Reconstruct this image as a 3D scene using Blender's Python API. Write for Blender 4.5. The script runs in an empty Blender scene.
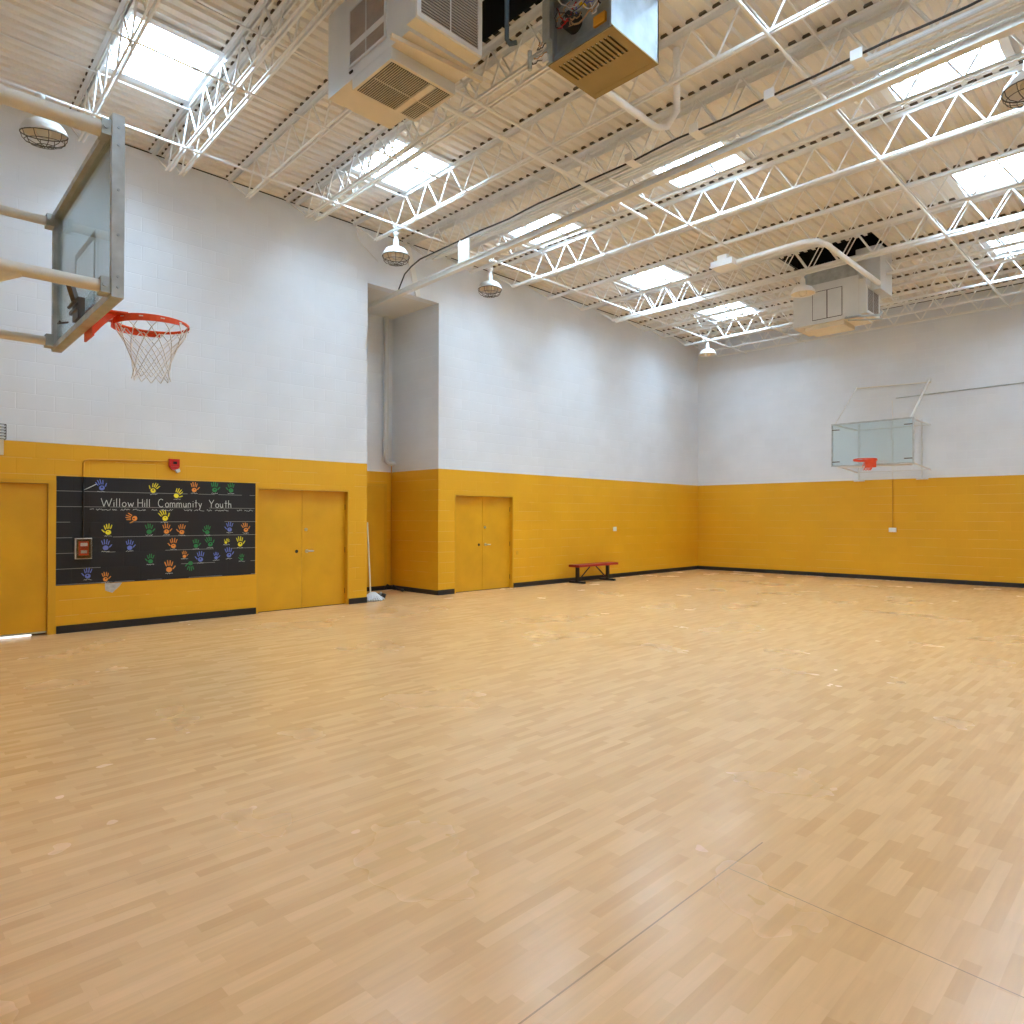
import bpy, math, random
from mathutils import Vector, Matrix
random.seed(7)
R = math.radians
SC = bpy.context.scene
COL = SC.collection

# ------------------------------------------------------------------ materials
def mat(name, col, rough=.6, metal=0, spec=.5, noise=None, bump=None, emit=None, emit_s=0):
    m = bpy.data.materials.new(name); m.use_nodes = True
    nt = m.node_tree; b = nt.nodes['Principled BSDF']
    c = (*col, 1)
    b.inputs['Base Color'].default_value = c
    b.inputs['Roughness'].default_value = rough
    b.inputs['Metallic'].default_value = metal
    b.inputs['Specular IOR Level'].default_value = spec
    if emit:
        b.inputs['Emission Color'].default_value = (*emit, 1); b.inputs['Emission Strength'].default_value = emit_s
    geo = nt.nodes.new('ShaderNodeNewGeometry')
    if noise:
        sc, amt = noise
        n = nt.nodes.new('ShaderNodeTexNoise'); n.inputs['Scale'].default_value = sc; n.inputs['Detail'].default_value = 4
        nt.links.new(geo.outputs['Position'], n.inputs['Vector'])
        r = nt.nodes.new('ShaderNodeMapRange'); r.inputs['From Min'].default_value = .3; r.inputs['From Max'].default_value = .7
        r.inputs['To Min'].default_value = 1 - amt; r.inputs['To Max'].default_value = 1 + amt * .4
        nt.links.new(n.outputs['Fac'], r.inputs['Value'])
        mx = nt.nodes.new('ShaderNodeMix'); mx.data_type = 'RGBA'; mx.blend_type = 'MULTIPLY'; mx.inputs[0].default_value = 1
        mx.inputs[6].default_value = c
        nt.links.new(r.outputs['Result'], mx.inputs[7]); nt.links.new(mx.outputs[2], b.inputs['Base Color'])
    if bump:
        sc, st = bump
        n = nt.nodes.new('ShaderNodeTexNoise'); n.inputs['Scale'].default_value = sc
        nt.links.new(geo.outputs['Position'], n.inputs['Vector'])
        bp = nt.nodes.new('ShaderNodeBump'); bp.inputs['Strength'].default_value = st; bp.inputs['Distance'].default_value = .01
        nt.links.new(n.outputs['Fac'], bp.inputs['Height']); nt.links.new(bp.outputs['Normal'], b.inputs['Normal'])
    return m

def mth(nt, op, a, b=None, c=None):
    n = nt.nodes.new('ShaderNodeMath'); n.operation = op
    for i, v in enumerate((a, b, c)):
        if v is None: continue
        if isinstance(v, (int, float)): n.inputs[i].default_value = v
        else: nt.links.new(v, n.inputs[i])
    return n.outputs[0]

def mixc(nt, fac, a, b, mode='MIX'):
    n = nt.nodes.new('ShaderNodeMix'); n.data_type = 'RGBA'; n.blend_type = mode
    for k, v in ((0, fac), (6, a), (7, b)):
        if isinstance(v, (int, float)): n.inputs[k].default_value = v
        elif isinstance(v, tuple): n.inputs[k].default_value = (*v, 1)
        else: nt.links.new(v, n.inputs[k])
    return n.outputs[2]

WHITE = (.76, .795, .845)
YELLOW = (.72, .36, .012)
CRS, OFF = .2143, .024
def block_mat(name, ax, ztop=2.597, black=False):
    """painted concrete block: white over yellow, courses along axis ax"""
    m = bpy.data.materials.new(name); m.use_nodes = True
    nt = m.node_tree; b = nt.nodes['Principled BSDF']
    geo = nt.nodes.new('ShaderNodeNewGeometry'); sp = nt.nodes.new('ShaderNodeSeparateXYZ')
    nt.links.new(geo.outputs['Position'], sp.inputs[0])
    u = sp.outputs['Y'] if ax == 'Y' else sp.outputs['X']
    z = sp.outputs['Z']
    cb = nt.nodes.new('ShaderNodeCombineXYZ')
    nt.links.new(mth(nt, 'ADD', u, 40.12), cb.inputs[0]); nt.links.new(mth(nt, 'SUBTRACT', z, OFF - CRS * 10), cb.inputs[1])
    br = nt.nodes.new('ShaderNodeTexBrick')
    nt.links.new(cb.outputs[0], br.inputs['Vector'])
    br.inputs['Scale'].default_value = 1; br.inputs['Brick Width'].default_value = CRS * 2
    br.inputs['Row Height'].default_value = CRS; br.inputs['Mortar Size'].default_value = .006
    br.inputs['Mortar Smooth'].default_value = .6; br.inputs['Color1'].default_value = (1, 1, 1, 1)
    br.inputs['Color2'].default_value = (.93, .93, .93, 1); br.inputs['Mortar'].default_value = (1, 1, 1, 1)
    n1 = nt.nodes.new('ShaderNodeTexNoise'); n1.inputs['Scale'].default_value = 1.3; n1.inputs['Detail'].default_value = 3
    nt.links.new(geo.outputs['Position'], n1.inputs['Vector'])
    n2 = nt.nodes.new('ShaderNodeTexNoise'); n2.inputs['Scale'].default_value = 60; n2.inputs['Detail'].default_value = 3
    nt.links.new(geo.outputs['Position'], n2.inputs['Vector'])
    isy = mth(nt, 'LESS_THAN', z, ztop)
    base = mixc(nt, isy, WHITE, YELLOW) if not black else mixc(nt, 0., (.012, .012, .015), (.012, .012, .015))
    base = mixc(nt, .35, base, br.outputs['Color'], 'MULTIPLY')
    patch = mth(nt, 'MULTIPLY_ADD', n1.outputs['Fac'], .16, .92)
    base = mixc(nt, 1., base, patch, 'MULTIPLY')
    # thin paler line along the bed joints, broken up by noise
    fr = mth(nt, 'FRACT', mth(nt, 'DIVIDE', mth(nt, 'SUBTRACT', z, OFF - .004), CRS))
    ln = mth(nt, 'LESS_THAN', fr, .035)
    n3 = nt.nodes.new('ShaderNodeTexNoise'); n3.inputs['Scale'].default_value = 1.7; n3.inputs['Detail'].default_value = 2
    nt.links.new(geo.outputs['Position'], n3.inputs['Vector'])
    gate = mth(nt, 'GREATER_THAN', n3.outputs['Fac'], .42 if black else .5)
    wear = mth(nt, 'MULTIPLY', mth(nt, 'MULTIPLY', ln, gate), .30 if black else .12)
    if not black: wear = mth(nt, 'MULTIPLY', wear, isy)
    base = mixc(nt, wear, base, (.8, .78, .72))
    nt.links.new(base, b.inputs['Base Color'])
    b.inputs['Roughness'].default_value = .45 if not black else .5
    b.inputs['Specular IOR Level'].default_value = .4
    h = mth(nt, 'MULTIPLY_ADD', br.outputs['Fac'], -1., mth(nt, 'MULTIPLY', n2.outputs['Fac'], .12))
    bp = nt.nodes.new('ShaderNodeBump'); bp.inputs['Strength'].default_value = .45; bp.inputs['Distance'].default_value = .006
    nt.links.new(h, bp.inputs['Height']); nt.links.new(bp.outputs['Normal'], b.inputs['Normal'])
    return m

def floor_mat():
    m = bpy.data.materials.new('wood print vinyl floor'); m.use_nodes = True
    nt = m.node_tree; b = nt.nodes['Principled BSDF']
    geo = nt.nodes.new('ShaderNodeNewGeometry'); sp = nt.nodes.new('ShaderNodeSeparateXYZ')
    nt.links.new(geo.outputs['Position'], sp.inputs[0])
    x, y = sp.outputs['X'], sp.outputs['Y']
    def brick(w, h, off):
        cb = nt.nodes.new('ShaderNodeCombineXYZ')
        nt.links.new(mth(nt, 'ADD', y, 30 + off), cb.inputs[0]); nt.links.new(mth(nt, 'ADD', x, 30.005), cb.inputs[1])
        br = nt.nodes.new('ShaderNodeTexBrick'); nt.links.new(cb.outputs[0], br.inputs['Vector'])
        br.offset = .37; br.offset_frequency = 3; br.squash = .8; br.squash_frequency = 2
        br.inputs['Scale'].default_value = 1; br.inputs['Brick Width'].default_value = w; br.inputs['Row Height'].default_value = h
        br.inputs['Mortar Size'].default_value = 0.0005
        br.inputs['Color1'].default_value = (0, 0, 0, 1); br.inputs['Color2'].default_value = (1, 1, 1, 1); br.inputs['Mortar'].default_value = (.35, .35, .35, 1)
        return br.outputs['Color']
    a = brick(.34, .060, 0)
    c1, c2 = (.69, .385, .15), (.83, .50, .235)
    base = mixc(nt, a, c1, c2)
    # large tone drift and fine grain along Y
    mp = nt.nodes.new('ShaderNodeMapping'); mp.inputs['Scale'].default_value = (28, 2.2, 1)
    nt.links.new(geo.outputs['Position'], mp.inputs['Vector'])
    g = nt.nodes.new('ShaderNodeTexNoise'); g.inputs['Scale'].default_value = 1.5; g.inputs['Detail'].default_value = 5
    nt.links.new(mp.outputs[0], g.inputs['Vector'])
    base = mixc(nt, 1., base, mth(nt, 'MULTIPLY_ADD', g.outputs['Fac'], .24, .88), 'MULTIPLY')
    d = nt.nodes.new('ShaderNodeTexNoise'); d.inputs['Scale'].default_value = .9; d.inputs['Detail'].default_value = 4
    nt.links.new(geo.outputs['Position'], d.inputs['Vector'])
    base = mixc(nt, mth(nt, 'MULTIPLY', d.outputs['Fac'], .35), base, (.76, .41, .16))
    # sheet seams
    sm = mth(nt, 'MULTIPLY', mth(nt, 'LESS_THAN', mth(nt, 'ABSOLUTE', mth(nt, 'ADD', x, 1.515)), .0035), mth(nt, 'LESS_THAN', y, 3.25))
    sm2 = mth(nt, 'MULTIPLY', mth(nt, 'LESS_THAN', mth(nt, 'ABSOLUTE', mth(nt, 'ADD', x, 3.345)), .003), .35)
    sc_ = mth(nt, 'MULTIPLY', mth(nt, 'LESS_THAN', mth(nt, 'ABSOLUTE', mth(nt, 'SUBTRACT', mth(nt, 'MULTIPLY_ADD', x, .07, y), 2.794)), .003), mth(nt, 'GREATER_THAN', x, -1.515))
    seam = mth(nt, 'MAXIMUM', mth(nt, 'MAXIMUM', sm, sm2), sc_)
    base = mixc(nt, mth(nt, 'MULTIPLY', seam, .6), base, (.25, .13, .05))
    nt.links.new(base, b.inputs['Base Color'])
    rr = mth(nt, 'MULTIPLY_ADD', d.outputs['Fac'], .12, .20)
    nt.links.new(rr, b.inputs['Roughness'])
    b.inputs['Specular IOR Level'].default_value = .5
    n2 = nt.nodes.new('ShaderNodeTexNoise'); n2.inputs['Scale'].default_value = 3.5; nt.links.new(geo.outputs['Position'], n2.inputs['Vector'])
    bp = nt.nodes.new('ShaderNodeBump'); bp.inputs['Strength'].default_value = .12; bp.inputs['Distance'].default_value = .01
    nt.links.new(n2.outputs['Fac'], bp.inputs['Height']); nt.links.new(bp.outputs['Normal'], b.inputs['Normal'])
    return m

def glass_mat(name, tint=(.86, .95, .95), gl=.10):
    m = bpy.data.materials.new(name); m.use_nodes = True; nt = m.node_tree; nt.nodes.clear()
    o = nt.nodes.new('ShaderNodeOutputMaterial'); t = nt.nodes.new('ShaderNodeBsdfTransparent'); g = nt.nodes.new('ShaderNodeBsdfGlossy')
    t.inputs[0].default_value = (*tint, 1); g.inputs['Roughness'].default_value = .03
    f = nt.nodes.new('ShaderNodeFresnel'); f.inputs[0].default_value = 1.45
    mx = nt.nodes.new('ShaderNodeMixShader')
    nt.links.new(mth(nt, 'MULTIPLY_ADD', f.outputs[0], .6, gl * .3), mx.inputs[0])
    nt.links.new(t.outputs[0], mx.inputs[1]); nt.links.new(g.outputs[0], mx.inputs[2]); nt.links.new(mx.outputs[0], o.inputs[0])
    return m

M = dict(
    wall_y=block_mat('painted block wall along y', 'Y'), wall_x=block_mat('painted block wall along x', 'X'),
    soffit=mat('white painted soffit', (.72, .71, .69), .6),
    floor=floor_mat(), mural=block_mat('black painted block', 'Y', black=True),
    base=mat('black rubber base', (.012, .012, .014), .4),
    deck=mat('painted roof deck', (.79, .75, .69), .5, noise=(1.2, .10)),
    steel=mat('white painted steel', (.85, .85, .84), .45, noise=(3, .06)),
    beam=mat('beam paint', (.74, .72, .68), .45, noise=(4, .06)),
    flute=mat('dark flute shade', (.12, .09, .065), .8), gap=mat('dark gap', (.02, .017, .015), .9),
    liner=mat('black liner for unlit dark', (.006, .006, .007), .95),
    curb=mat('skylight curb white', (.82, .84, .86), .5),
    pane=mat('lit acrylic skylight', (.9, .95, 1), .4, emit=(.64, .90, 1.14), emit_s=46),
    door=mat('yellow door paint', (.66, .33, .010), .38, noise=(2.2, .10)),
    jamb=mat('yellow jamb paint', (.64, .33, .012), .4),
    chrome=mat('brushed chrome', (.62, .61, .59), .28, 1),
    dark=mat('dark hole', (.01, .008, .006), .8),
    hinge=mat('worn brass hinge', (.22, .12, .03), .5, .5),
    galv=mat('galvanised steel', (.42, .47, .51), .48, .5, noise=(6, .18)),
    galvm=mat('dull zinc steel', (.50, .54, .54), .4, .7, noise=(9, .2)),
    brass=mat('olive bronze sheet metal', (.30, .215, .085), .38, .55, noise=(5, .08)),
    acw=mat('off white cabinet enamel', (.70, .72, .73), .4, noise=(3, .06)),
    acb=mat('tan paint with floor bounce', (.74, .66, .52), .5, noise=(3, .08)),  # tan puts floor-bounced light into the underside colour; also a plain tan box
    slat=mat('grille slat', (.48, .42, .36), .5),
    slatd=mat('grille depth', (.035, .026, .02), .8),
    frame=mat('grey zinc backboard frame', (.52, .56, .58), .38, .35, noise=(12, .2)),
    pipe=mat('cream painted pipe', (.74, .71, .65), .4),
    red=mat('orange red rim paint', (.80, .075, .012), .35),
    net=mat('white net cord', (.80, .78, .74), .8),
    mech=mat('dark spring mechanism', (.13, .11, .10), .4, .6),
    glass=glass_mat('backboard glass', (.90, .965, .97), .10), mark=mat('white target line', (.85, .88, .88), .5),
    lampw=mat('white enamel lamp', (.80, .80, .79), .3),
    lampi=mat('lamp inside reflector', (.78, .70, .58), .5),
    wire=mat('dark wire guard', (.10, .09, .08), .5, .4),
    bulb=mat('clouded lamp glass', (.80, .74, .62), .2),
    bench=mat('red coated bench', (.42, .02, .018), .4), legs=mat('black coated frame', (.015, .015, .018), .35),
    alarm=mat('alarm red', (.55, .015, .012), .3), clear=glass_mat('clear alarm cover', (.93, .93, .93), .15),
    lens=mat('strobe lens', (.75, .72, .68), .2), chalk=mat('chalk', (.62, .64, .62), .9),
    conY=mat('conduit yellow paint', (.60, .27, .012), .4), conB=mat('conduit black paint', (.010, .010, .012), .35),
    conW=mat('conduit white paint', (.66, .67, .67), .4),
    plastic=mat('white plastic', (.80, .80, .78), .35), paper=mat('bare grey wall patch', (.50, .50, .50), .9, noise=(20, .3)),
    mop=mat('white mop cotton', (.72, .73, .75), .9, bump=(60, .8)),
    cable=mat('black cable', (.015, .015, .017), .5), copper=mat('blue steel pipe', (.10, .14, .18), .4, .5),
    hb=mat('blue hand paint', (.14, .19, .62), .6), hy=mat('yellow hand paint', (.85, .74, .02), .6),
    hg=mat('green hand paint', (.02, .24, .06), .6), ho=mat('orange hand paint', (.80, .27, .04), .6),
    wy=mat('yellow wire nut', (.80, .55, .01), .4), wo=mat('orange label', (.70, .28, .01), .5), wt=mat('tan wire', (.55, .32, .15), .5),
    dayl=mat('daylight slit', (.9, .95, 1), .6, emit=(.9, .95, 1), emit_s=1.5),
)

# ------------------------------------------------------------------ mesh helpers
class MB:
    def __init__(s): s.v = []; s.f = []; s.sm = []; s.mi = []; s.cur = 0
    def add(s, vs, fs, smooth=False):
        o = len(s.v); s.v += [tuple(v) for v in vs]
        for f in fs: s.f.append(tuple(i + o for i in f)); s.sm.append(smooth); s.mi.append(s.cur)
        return s
    def box(s, x0, x1, y0, y1, z0, z1, M4=None):
        vs = [Vector((x, y, z)) for z in (z0, z1) for y in (y0, y1) for x in (x0, x1)]
        if M4: vs = [M4 @ v for v in vs]
        return s.add(vs, [(0, 2, 3, 1), (4, 5, 7, 6), (0, 1, 5, 4), (2, 6, 7, 3), (0, 4, 6, 2), (1, 3, 7, 5)])
    def tube(s, pts, r, n=8, closed=False, cap=True):
        pts = [Vector(p) for p in pts]; m = len(pts); rings = []; prev = None
        rs = r if isinstance(r, (list, tuple)) else [r] * m
        for i, p in enumerate(pts):
            if closed: t = (pts[(i + 1) % m] - pts[i - 1])
            else: t = (pts[min(i + 1, m - 1)] - pts[max(i - 1, 0)])
            t = t.normalized() if t.length > 1e-9 else Vector((0, 0, 1))
            if prev is None:
                a = Vector((0, 0, 1)) if abs(t.z) < .9 else Vector((1, 0, 0))
                prev = (a - t * a.dot(t)).normalized()
            else:
                q = prev - t * prev.dot(t)
                prev = q.normalized() if q.length > 1e-6 else prev
            b = t.cross(prev)
            rings.append([p + (prev * math.cos(2 * math.pi * k / n) + b * math.sin(2 * math.pi * k / n)) * rs[i] for k in range(n)])
        vs = [v for rg in rings for v in rg]; fs = []
        for i in range(m if closed else m - 1):
            j = (i + 1) % m
            for k in range(n): fs.append((i * n + k, i * n + (k + 1) % n, j * n + (k + 1) % n, j * n + k))
        s.add(vs, fs, True)
        if cap and not closed:
            s.add(rings[0], [tuple(range(n))[::-1]]); s.add(rings[-1], [tuple(range(n))])
        return s
    def bar(s, p, q, w, h):
        """square-section bar"""
        p, q = Vector(p), Vector(q); t = (q - p).normalized(); a = Vector((0, 0, 1)) if abs(t.z) < .9 else Vector((0, 1, 0))
        x = t.cross(a).normalized() * w / 2; y = x.cross(t).normalized() * h / 2
        vs = [p - x - y, p + x - y, p + x + y, p - x + y, q - x - y, q + x - y, q + x + y, q - x + y]
        return s.add(vs, [(3, 2, 1, 0), (4, 5, 6, 7), (0, 1, 5, 4), (1, 2, 6, 5), (2, 3, 7, 6), (3, 0, 4, 7)])
    def lathe(s, prof, c=(0, 0, 0), n=28):
        vs = []; fs = []
        for (r, z) in prof:
            for k in range(n): vs.append((c[0] + r * math.cos(2 * math.pi * k / n), c[1] + r * math.sin(2 * math.pi * k / n), c[2] + z))
        for i in range(len(prof) - 1):
            for k in range(n): fs.append((i * n + k, i * n + (k + 1) % n, (i + 1) * n + (k + 1) % n, (i + 1) * n + k))
        return s.add(vs, fs, True)
    def prism(s, poly, fn, d0, d1):
        """poly in 2D, fn(a,b,d)->3D"""
        n = len(poly)
        vs = [fn(a, b, d0) for a, b in poly] + [fn(a, b, d1) for a, b in poly]
        return s.add(vs, [tuple(range(n))[::-1], tuple(range(n, 2 * n))] + [(i, (i + 1) % n, (i + 1) % n + n, i + n) for i in range(n)])
    def shift(s, d):
        s.v = [(a - d[0], b - d[1], c - d[2]) for a, b, c in s.v]; return s

def obj(name, mb, m, parent=None, loc=None, fix=True):
    """mesh in world coordinates; made local to the parent's location"""
    o_loc = Vector(parent['_o']) if parent is not None and '_o' in parent else Vector((0, 0, 0))
    if loc is not None and parent is None: o_loc = Vector(loc)
    mb.shift(o_loc)
    me = bpy.data.meshes.new(name); me.from_pydata(mb.v, [], mb.f)
    ms = m if isinstance(m, (list, tuple)) else [m]
    for x in ms: me.materials.append(x)
    me.polygons.foreach_set('use_smooth', mb.sm); me.polygons.foreach_set('material_index', mb.mi)
    me.update()
    o = bpy.data.objects.new(name, me); COL.objects.link(o)
    if parent is not None:
        o.parent = parent
        o['_o'] = tuple(o_loc)
    else: o.location = o_loc
    return o

def thing(name, label, cat, loc=(0, 0, 0), group=None, kind=None, world=True):
    """an Empty at the base; with world=True its parts are given in world coordinates"""
    o = bpy.data.objects.new(name, None); COL.objects.link(o); o.location = loc
    o['_o'] = tuple(loc) if world else (0., 0., 0.)
    if label: o['label'] = label
    if cat: o['category'] = cat
    if group: o['group'] = group
    if kind: o['kind'] = kind
    return o

def tag(o, label, cat, group=None):
    o['label'] = label; o['category'] = cat
    if group: o['group'] = group
    return o

def struct(name, mb, m, loc=None):
    o = obj(name, mb, m, loc=loc); o['kind'] = 'structure'; return o

def copy_tree(o, parent=None):
    c = o.copy(); COL.objects.link(c)
    if parent: c.parent = parent
    for ch in list(o.children): copy_tree(ch, c)
    return c

# ------------------------------------------------------------------ room dimensions
XL, XR = -10.955, 1.20
YS = -.85
ZD = 7.03          # underside of roof deck
YB0 = 19.06        # back wall Y at XL
SB = math.tan(R(1.92))
def yb(x): return YB0 + (x - XL) * SB
RY0, RY1, RZ, RX = 7.05, 8.75, 6.0, -12.6   # recess
T = .2

# floor
mb = MB(); mb.box(RX - .2, XR + T, YS - T, yb(XR) + T, -.15, 0); struct('floor', mb, M['floor'])

# left wall with door openings and the tall recess
def wall_grid(openings, y0, y1, z0, z1, face, back):
    ys = sorted({y0, y1, *[v for o in openings for v in o[:2]]}); zs = sorted({z0, z1, *[v for o in openings for v in o[2:]]})
    mb = MB()
    for a, b in zip(ys, ys[1:]):
        for c, d in zip(zs, zs[1:]):
            cy, cz = (a + b) / 2, (c + d) / 2
            if any(o[0] < cy < o[1] and o[2] < cz < o[3] for o in openings): continue
            mb.box(back, face, a, b, c, d)
    return mb
D1 = (4.93, 6.67, 0, 2.095); D2 = (9.19, 10.93, 0, 2.085); D0 = (1.08, 2.12, 0, 2.095)
struct('wall_left', wall_grid([D0, D1, D2, (RY0, RY1, 0, RZ)], YS - T, YB0 + .05, 0, ZD - .025, XL, XL - T), M['wall_y'])
# recess: cheeks, back, soffit
mb = MB()
mb.box(RX - T, XL - T, RY1, RY1 + T, 0, RZ); struct('wall_recess_far', mb, M['wall_x'])
mb = MB(); mb.box(RX - T, XL - T, RY0 - T, RY0, 0, RZ); struct('wall_recess_near', mb, M['wall_x'])
mb = MB(); mb.box(RX - T, RX, RY0, RY1, 0, RZ); struct('wall_recess_back', mb, M['wall_y'])
mb = MB(); mb.box(RX - T, XL - T, RY0 - T, RY1 + T, RZ, RZ + .15); struct('ceiling_recess', mb, M['soffit'])
# back, right, front walls
mb = MB()
P0 = [(XL - T, yb(XL - T)), (XR + T, yb(XR + T)), (XR + T, yb(XR + T) + T), (XL - T, yb(XL - T) + T)]
mb.prism(P0, lambda a, b, d: (a, b, d), 0, ZD - .025); struct('wall_back', mb, M['wall_x'])
mb = MB(); mb.box(XR, XR + T, YS - T, yb(XR), 0, ZD - .025); struct('wall_right', mb, M['wall_y'])
mb = MB(); mb.box(XL, XR, YS - T, YS, 0, ZD - .025); struct('wall_front', mb, M['wall_x'])
# dark strip standing in for shade in the gap between walls and deck
mb = MB()
mb.box(XL - .12, XL - .012, YS, YB0, ZD - .025, ZD + .03)
mb.prism([(XL, yb(XL) + .01), (XR, yb(XR) + .01), (XR, yb(XR) + .1), (XL, yb(XL) + .1)], lambda a, b, d: (a, b, d), ZD - .025, ZD + .03)
mb.box(XL, XR, YS - .1, YS - .012, ZD - .025, ZD + .03); mb.box(XR + .012, XR + .1, YS, yb(XR), ZD - .025, ZD + .03)
struct('trim_1', mb, M['gap'])

# baseboards
BH, BT = .105, .012
def baseb(name, segs):
    mb = MB()
    for s in segs: mb.box(*s, 0, BH)
    struct(name, mb, M['base'])
baseb('baseboard_left', [(XL, XL + BT, 2.13, 4.92), (XL, XL + BT, 6.67, RY0), (XL, XL + BT, RY1 - BT, 9.18), (XL, XL + BT, 10.93, YB0), (XL, XL + BT, YS, 1.07)])
mb = MB(); mb.box(RX, XL, RY1 - BT, RY1, 0, BH - .01); mb.box(RX, RX + BT, RY0, RY1, 0, BH - .01); mb.box(RX, XL, RY0, RY0 + BT, 0, BH - .01); struct('baseboard_recess', mb, M['base'])
mb = MB(); mb.prism([(XL, yb(XL) - BT), (XR, yb(XR) - BT), (XR, yb(XR)), (XL, yb(XL))], lambda a, b, d: (a, b, d), 0, BH); struct('baseboard_back', mb, M['base'])
mb = MB(); mb.box(XR - BT, XR, YS, yb(XR), 0, BH); struct('baseboard_right', mb, M['base'])
mb = MB(); mb.box(XL, XR, YS, YS + BT, 0, BH); struct('baseboard_front', mb, M['base'])

# ------------------------------------------------------------------ doors
def lever(root, x, y, z, side):
    mb = MB(); mb.tube([(x, y, z), (x + .012, y, z)], .032, 16); mb.tube([(x, y, z), (x + .055, y, z)], .011, 8)
    mb.tube([(x + .055, y, z), (x + .055, y + .11 * side, z)], [.012, .009], 8)
    o = obj('door_lever', mb, M['chrome'], root); o['label'] = 'chrome lever handle'
def double_door(n, d, split):
    y0, y1, z0, z1 = d; xf = XL - .10
    t = thing('door_%d' % n, None, None, (XL, (y0 + y1) / 2, 0), kind='structure')
    f = MB(); fw = .03
    f.box(xf - .06, XL - .001, y0, y0 + fw, 0, z1); f.box(xf - .06, XL - .001, y1 - fw, y1, 0, z1); f.box(xf - .06, XL - .001, y0 + fw, y1 - fw, z1 - fw, z1)
    obj('door_frame', f, M['jamb'], t)
    g = .003
    for a, b in ((y0 + fw + g, split - g), (split + g, y1 - fw - g)):
        m_ = MB(); m_.box(xf - .045, xf, a, b, .012, z1 - fw - g); obj('door_leaf', m_, M['door'], t)
    m_ = MB(); m_.box(xf - .044, xf - .010, split - g, split + g, .012, z1 - fw); obj('meeting_stile_gap', m_, M['dark'], t)
    m_ = MB(); m_.box(xf - .044, xf - .004, y0 + fw, y1 - fw, .001, .0115); obj('door_sweep', m_, M['dark'], t)
    lever(t, xf, split + .09, 1.0, 1)
    m_ = MB(); m_.tube([(xf, split + .07, 1.38), (xf + .02, split + .07, 1.38)], .028, 16); m_.tube([(xf, split + .07, 1.38), (xf + .03, split + .07, 1.38)], .012, 10)
    o = obj('deadbolt', m_, M['chrome'], t); o['label'] = 'chrome deadbolt cylinder'
    m_ = MB(); m_.tube([(xf, split - .10, 1.0), (xf + .003, split - .10, 1.0)], .030, 14); o = obj('lock_hole', m_, M['dark'], t); o['label'] = 'dark empty lock hole'
    for ye in (y0 + fw, y1 - fw):
        for zz in (.25, 1.0, 1.78):
            m_ = MB(); m_.tube([(xf + .008, ye, zz - .05), (xf + .008, ye, zz + .05)], .009, 8); obj('hinge', m_, M['hinge'], t)
    m_ = MB(); m_.box(xf - .25, xf - .09, y0 - .1, y1 + .1, 0, z1 + .1); obj('door_backing', m_, M['dark'], t)
    return t
double_door(1, D1, 5.79)
double_door(2, D2, 10.06)
# plain near door with daylight under it
t = thing('door_3', None, None, (XL, 1.6, 0), kind='structure')
y0, y1, z0, z1 = D0; xf = XL - .03
f = MB(); f.box(XL - .12, XL + .012, y1 - .09, y1, 0, z1); f.box(XL - .12, XL + .012, y0, y0 + .09, 0, z1); f.box(XL - .12, XL + .012, y0 + .09, y1 - .09, z1 - .05, z1)
obj('door_frame', f, M['jamb'], t)
m_ = MB(); m_.box(xf - .045, xf, y0 + .094, y1 - .094, .05, z1 - .054); obj('door_leaf', m_, M['door'], t)
m_ = MB(); m_.box(xf - .02, xf + .004, y0 + .094, y1 - .094, .028, .05); o = obj('door_sweep', m_, M['galvm'], t); o['label'] = 'grey metal sweep'
m_ = MB(); m_.box(xf - .03, xf - .022, y0 + .1, y1 - .26, .001, .03); o = obj('daylight_gap', m_, M['dayl'], t); o['label'] = 'bright daylight showing under the door'
m_ = MB(); m_.box(XL - .30, XL - .13, y0 - .1, y1 + .1, 0, z1 + .1); obj('door_backing', m_, M['dark'], t)

# yellow flush door in the recess back wall
t = thing('door_4', None, None, (RX, 7.9, 0), kind='structure')
m_ = MB(); m_.box(RX + .001, RX + .03, 7.35, 8.60, 2.28, 2.33); m_.box(RX + .001, RX + .03, 8.55, 8.60, .1, 2.28); m_.box(RX + .001, RX + .03, 7.35, 7.40, .1, 2.28); obj('door_frame', m_, M['jamb'], t)
m_ = MB(); m_.box(RX + .001, RX + .018, 7.40, 8.55, .1, 2.28); obj('door_leaf', m_, M['door'], t)

# ------------------------------------------------------------------ roof deck with skylight and duct openings
JY = [(-.05, -1.6, 0), (1.1, -1.8, 0), (2.25, -2.0, 0), (3.31, -2.0, 0), (3.49, -2.0, 0), (4.45, -1.7, 0), (5.43, -1.4, 0), (5.60, -1.3, 0), (6.74, -.7, 0), (7.86, -.5, 0), (8.02, -.5, 0),
      (8.97, -.6, 0), (10.16, -.7, 0), (11.30, -.8, 0), (12.44, -.9, 0), (13.66, -.9, 0), (13.82, -.9, 0), (15.02, -.9, 0), (15.90, -.8, 0), (17.08, -.6, 0), (18.15, 0, 0), (18.92, 1.2, 0)]
PITCH = .1625
def sx(k): return XL - .2 + PITCH * k     # rib grid
def snap(x): return round((x - (XL - .2)) / PITCH)
SKY = []
for i, yc in enumerate((2.72, 6.17, 9.52, 13.13, 16.5)): SKY.append((-9.25, yc))
SKY += [(-5.95, 9.42), (-2.75, 9.42), (-2.78, 12.95), (-2.8, 16.4), (-2.7, 5.95), (-2.65, 2.6)]
SKW, SKD = 7, .98     # opening: 7 ribs wide, .98 deep
holes = []
for (x, yc) in SKY:
    k = snap(x); holes.append((k, k + SKW, yc - SKD / 2, yc + SKD / 2))
holes.append((snap(-6.15), snap(-3.6), 4.46, 5.20))
holes.append((snap(-6.15), snap(-4.4), 14.02, 14.90))
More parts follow.
